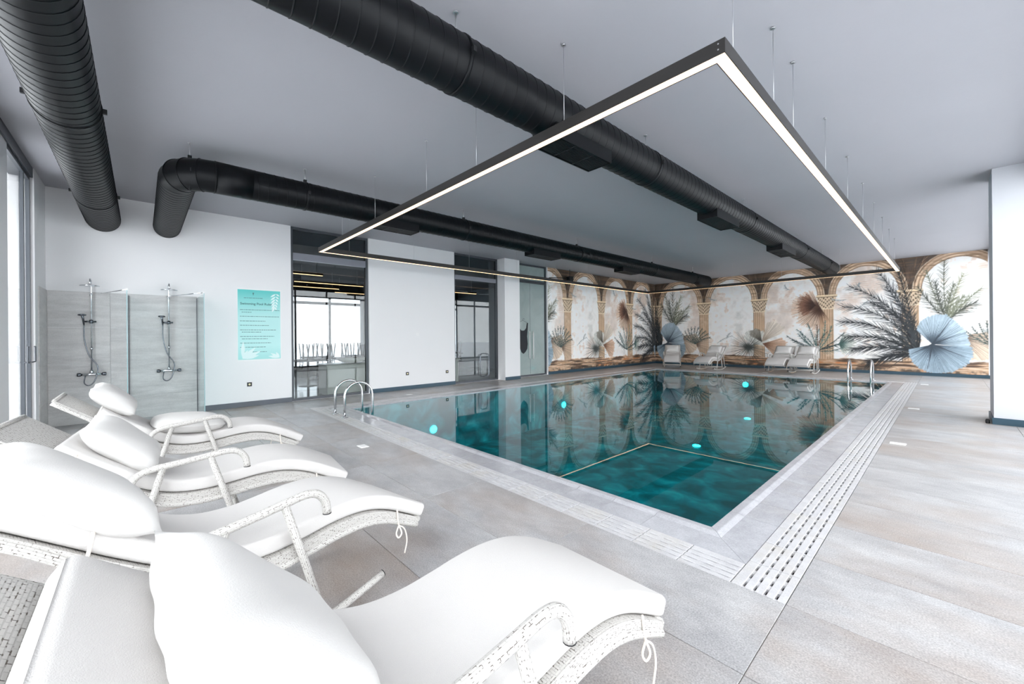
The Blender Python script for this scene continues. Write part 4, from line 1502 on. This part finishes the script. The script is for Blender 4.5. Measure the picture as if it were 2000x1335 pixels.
def cushion(i0=7, th=0.075, hw=0.282):
    b = MB(); n = len(CUR)
    idx = list(range(i0, n))
    prof = []
    r = 0.019
    for (cx, cz, a0) in ((hw - r, th - r, 0), (-(hw - r), th - r, 90), (-(hw - r), r, 180), (hw - r, r, 270)):
        for q_ in range(5):
            a = math.radians(a0 + 22.5 * q_)
            prof.append((cx + math.cos(a) * r, cz + math.sin(a) * r))
    m_ = len(prof)
    rings = []
    ext = CUR[-1] + (CUR[-1] - CUR[-2]).normalized() * 0.02
    seq = [(CUR[i], cnorm(i)[0], cnorm(i)[1]) for i in idx]
    seq.append((ext, seq[-1][1], seq[-1][2]))
    first, last = seq[0], seq[-1]
    full = [(first[0] - first[2] * 0.022, first[1], 0.62), (first[0] - first[2] * 0.016, first[1], 0.88)] + [(p, nn, 1.0) for p, nn, _ in seq] + [(last[0] + last[2] * 0.008, last[1], 0.93), (last[0] + last[2] * 0.012, last[1], 0.8)]
    s_acc = 0
    for j, (p, nr, sc_) in enumerate(full):
        for (px, pz) in prof:
            z = th / 2 + (pz - th / 2) * sc_
            x = px * (1 - (1 - sc_) * 0.06)
            puff = 0.010 * (1 - (px / hw) ** 2) if pz > th / 2 else 0
            w_ = p + nr * (z + 0.004 + puff)
            b.v.append((x, w_.y, w_.z))
    for j in range(len(full) - 1):
        for k in range(m_):
            k2 = (k + 1) % m_
            b.face((j * m_ + k, j * m_ + k2, (j + 1) * m_ + k2, (j + 1) * m_ + k), None, True)
    b.face(range(m_)); b.face([(len(full) - 1) * m_ + k for k in range(m_)][::-1])
    # flip to face outward
    b.f = [tuple(reversed(f)) for f in b.f]
    return b


ARM = [(0.085, 0.475), (0.088, 0.545), (0.12, 0.595), (0.19, 0.622), (0.32, 0.638), (0.45, 0.655), (0.55, 0.668), (0.61, 0.655), (0.648, 0.61), (0.658, 0.55)]


def make_lounger(i0, arms=(-1, 1)):
    L = empty('rocking_lounger')
    woven_panel().obj('woven_seat', M['weave'], L)
    for sx in (-1, 1):
        side_band(sx).obj('side_rail', M['weave'], L)
        xa = sx * (HWID + 0.034)
        if sx in arms:
            am = MB().tube(catmull([(xa, a, b_) for a, b_ in ARM], 4), 0.0195, 12).obj('armrest', M['tube'], L)
            MB().lathe([(0.0197, 0), (0.0197, -0.004)], (xa, 0.658, 0.549), 12).obj('end_cap', M['cap'], am)
            MB().tube([(xa, 0.462, 0.652), (xa, 0.555, 0.34), (xa, 0.645, 0.030)], 0.018, 12).obj('leg', M['tube'], L)
            MB().tube([(xa, 0.235, 0.628), (xa, 0.155, 0.34), (xa, 0.075, 0.028)], 0.018, 12).obj('leg', M['tube'], L)
        else:
            MB().tube([(xa, 0.535, 0.405), (xa, 0.645, 0.030)], 0.018, 12).obj('leg', M['tube'], L)
            MB().tube([(xa, 0.175, 0.425), (xa, 0.075, 0.028)], 0.018, 12).obj('leg', M['tube'], L)
        MB().tube([(xa, -0.03, 0.59), (xa, -0.10, 0.30), (xa, -0.16, 0.055)], 0.015, 10).obj('rear_brace', M['tube'], L)
        arc = []
        Rr = 2.45
        for k in range(21):
            y = -0.30 + 1.27 * k / 20
            arc.append((xa, y, 0.020 + Rr - math.sqrt(Rr * Rr - (y - 0.33) ** 2)))
        rk = MB().tube(arc, 0.019, 12).obj('rocker', M['tube'], L)
        ec = MB().tube([arc[-1], Vector(arc[-1]) + (Vector(arc[-1]) - Vector(arc[-2])).normalized() * 0.004], 0.0193, 12)
        ec.tube([arc[0], Vector(arc[0]) + (Vector(arc[0]) - Vector(arc[1])).normalized() * 0.004], 0.0193, 12)
        ec.obj('end_cap', M['cap'], rk)
        wd = MB()
        for (p_, q2) in zip(arc[4:16], arc[5:17]):
            wd.v += []
        wl = [(xa - sx * 0.012, p_[1], p_[2] - 0.013) for p_ in arc[5:16]]
        MB().tube(wl, 0.006, 6).obj('runner_strip', M['wood'], rk)
    MB().tube([(-HWID - 0.03, 0.615, 0.13), (HWID + 0.03, 0.615, 0.13)], 0.016, 10).obj('stretcher', M['tube'], L)
    MB().tube([(-HWID - 0.03, 0.10, 0.12), (HWID + 0.03, 0.10, 0.12)], 0.016, 10).obj('stretcher', M['tube'], L)
    MB().tube([(-HWID, -0.462, 0.925), (HWID, -0.462, 0.925)], 0.013, 10).obj('head_rail', M['tube'], L)
    MB().tube([(-HWID, 1.25, 0.289), (HWID, 1.25, 0.289)], 0.016, 10).obj('foot_rail', M['tube'], L)
    cu = cushion(i0).obj('cushion', M['fabric'], L)
    for sx in (-1, 1):
        x = sx * (HWID + 0.014)
        b = MB()
        b.tube(catmull([(x, 1.085, 0.405), (x + sx * 0.008, 1.087, 0.33), (x + sx * 0.02, 1.10, 0.275), (x + sx * 0.012, 1.085, 0.25), (x + sx * 0.004, 1.075, 0.275), (x + sx * 0.008, 1.088, 0.315)], 5), 0.0045, 6)
        b.tube(catmull([(x + sx * 0.008, 1.088, 0.32), (x + sx * 0.02, 1.12, 0.29), (x + sx * 0.022, 1.135, 0.22), (x + sx * 0.02, 1.12, 0.15)], 5), 0.004, 6)
        b.obj('tie', M['tie'], cu)
        b = MB()
        b.tube(catmull([(x - sx * 0.01, -0.13, 0.76), (x + sx * 0.01, -0.15, 0.68), (x + sx * 0.014, -0.19, 0.60), (x + sx * 0.012, -0.2, 0.52)], 4), 0.006, 6)
        b.obj('tie', M['tie'], cu)
    return L


def pillow_mesh(w, h, t, seed, pinch=0.06, n=28, expo=0.55):
    r = random.Random(seed)
    ph = [r.uniform(0, 6.28) for _ in range(8)]
    b = MB()
    for sgn in (1, -1):
        base = len(b.v)
        for j in range(n + 1):
            for i in range(n + 1):
                u, v_ = -1 + 2 * i / n, -1 + 2 * j / n
                x = u * w / 2 * (1 - pinch * (1 - v_ * v_) * 0 - pinch * (1 - (v_ * v_)) * abs(u) ** 3)
                y = v_ * h / 2 * (1 - pinch * (1 - (u * u)) * abs(v_) ** 3)
                prof = max(0, (1 - u ** 4) * (1 - v_ ** 4)) ** expo
                z = sgn * t / 2 * prof * (1 + 0.05 * math.sin(3 * u + ph[0]) * math.sin(2.4 * v_ + ph[1]))
                wr = 0.004 * math.sin(9 * u + 5 * v_ + ph[2]) * prof * (1 - prof) * 4
                b.v.append((x, y, z + sgn * wr))
        for j in range(n):
            for i in range(n):
                a = base + j * (n + 1) + i
                f = (a, a + 1, a + n + 2, a + n + 1)
                b.face(f if sgn > 0 else f[::-1], None, True)
    return b.mesh('pillow', M['pillow'])


def put_pillow(name, me, lounger, y, tilt, roll, lift, label, x=0.0, group=None):
    """lay a pillow on the lounger surface at local y"""
    i = min(range(len(CUR)), key=lambda k: abs(CUR[k].y - y))
    nr, tg = cnorm(i)
    p = CUR[i] + nr * (0.082 + lift)
    # local axes: X across, Y up the back (-tangent), Z normal
    ax = Vector((1, 0, 0)); ay = -tg; az = ax.cross(ay)
    mt = Matrix.Identity(4)
    for k in range(3):
        mt[k][0] = ax[k]; mt[k][1] = ay[k]; mt[k][2] = az[k]
    if az.dot(nr) < 0:
        for k in range(3):
            mt[k][0] = -ax[k]; mt[k][2] = -az[k]
    mt = mt @ Matrix.Rotation(tilt, 4, 'X') @ Matrix.Rotation(roll, 4, 'Z')
    mt.translation = (x, p.y, p.z)
    o = mk(name, me)
    o.matrix_world = Matrix.Translation(lounger.location) @ Matrix.Rotation(lounger.rotation_euler.z, 4, 'Z') @ mt
    tag(o, label, 'pillow', group)
    return o


lg0 = make_lounger(3, (1,))
lg1 = make_lounger(7, (1,))
lg2 = make_lounger(5)
NEAR = [(-1.045, 0.215, 0.0, 'white wicker rocking lounger closest to the pool corner, big pillow standing on its back'),
        (-2.245, -0.05, 0.19, 'white wicker rocking lounger second from the glass corner, cushion ties dangling at its foot'),
        (-3.56, -0.11, -0.10, 'white wicker rocking lounger third in the row, bare woven head end showing'),
        (-4.98, -0.04, 0.0, 'white wicker rocking lounger nearest the showers, spare pillow lying on its seat')]
FAR = [(-8.08, 16.85, math.pi + 0.42, 'white wicker lounger at the mural corner, turned to face the pool end'),
       (-6.33, 16.80, math.pi, 'single white wicker lounger in front of the first mural column'),
       (-4.12, 17.33, math.pi + 0.03, 'white wicker lounger, one of a touching pair, beside the mural star palm'),
       (-3.42, 17.33, math.pi, 'white wicker lounger, one of a touching pair, beside the mural teal palm')]
LO = []
for k, (x, y, rz, lab) in enumerate(NEAR + FAR):
    o = {0: lg0, 2: lg1, 4: lg2}.get(k) or copy_tree(lg1 if k == 3 else lg0 if k == 1 else lg2)
    o.location = (x, y, 0.0012); o.rotation_euler = (0, 0, rz)
    tag(o, lab, 'sun lounger', 'rocking loungers beside the pool' if k < 4 else 'rocking loungers along the mural')
    LO.append(o)
bpy.context.view_layer.update()
pmA = pillow_mesh(0.55, 0.50, 0.17, 1, pinch=0.035, expo=0.6)
pmB = pillow_mesh(0.52, 0.44, 0.16, 2, pinch=0.035, expo=0.6)
pmC = pillow_mesh(0.50, 0.36, 0.16, 3)
pmD = pillow_mesh(0.50, 0.50, 0.17, 4, pinch=-0.10, expo=0.5)
put_pillow('pillow', pmA, LO[0], -0.09, 0.16, 0.04, 0.045, 'large white square pillow on the lounger closest to the pool corner')
put_pillow('pillow', pmA, LO[1], -0.23, 0.03, -0.03, 0.05, 'large white square pillow tied to the second lounger from the glass corner', x=0.07)
put_pillow('pillow', pmB, LO[2], -0.06, 0.12, 0.05, 0.065, 'white square pillow on the lounger with the bare woven head')
put_pillow('pillow', pmC, LO[3], -0.22, 0.10, 0.0, 0.07, 'white curved pillow at the head of the lounger nearest the showers')
put_pillow('pillow', pmD, LO[3], 0.36, 0.0, 0.05, 0.08, 'white oval pillow lying flat on the seat of the lounger nearest the showers')
for k, lab in ((4, 'cream pillow on the corner lounger by the mural'), (5, 'cream pillow on the single lounger by the first mural column'), (6, 'cream pillow on the paired lounger beside the star palm'), (7, 'cream pillow on the paired lounger beside the teal palm')):
    put_pillow('pillow', pmC, LO[k], -0.12, 0.05, 0.0, 0.065, lab)
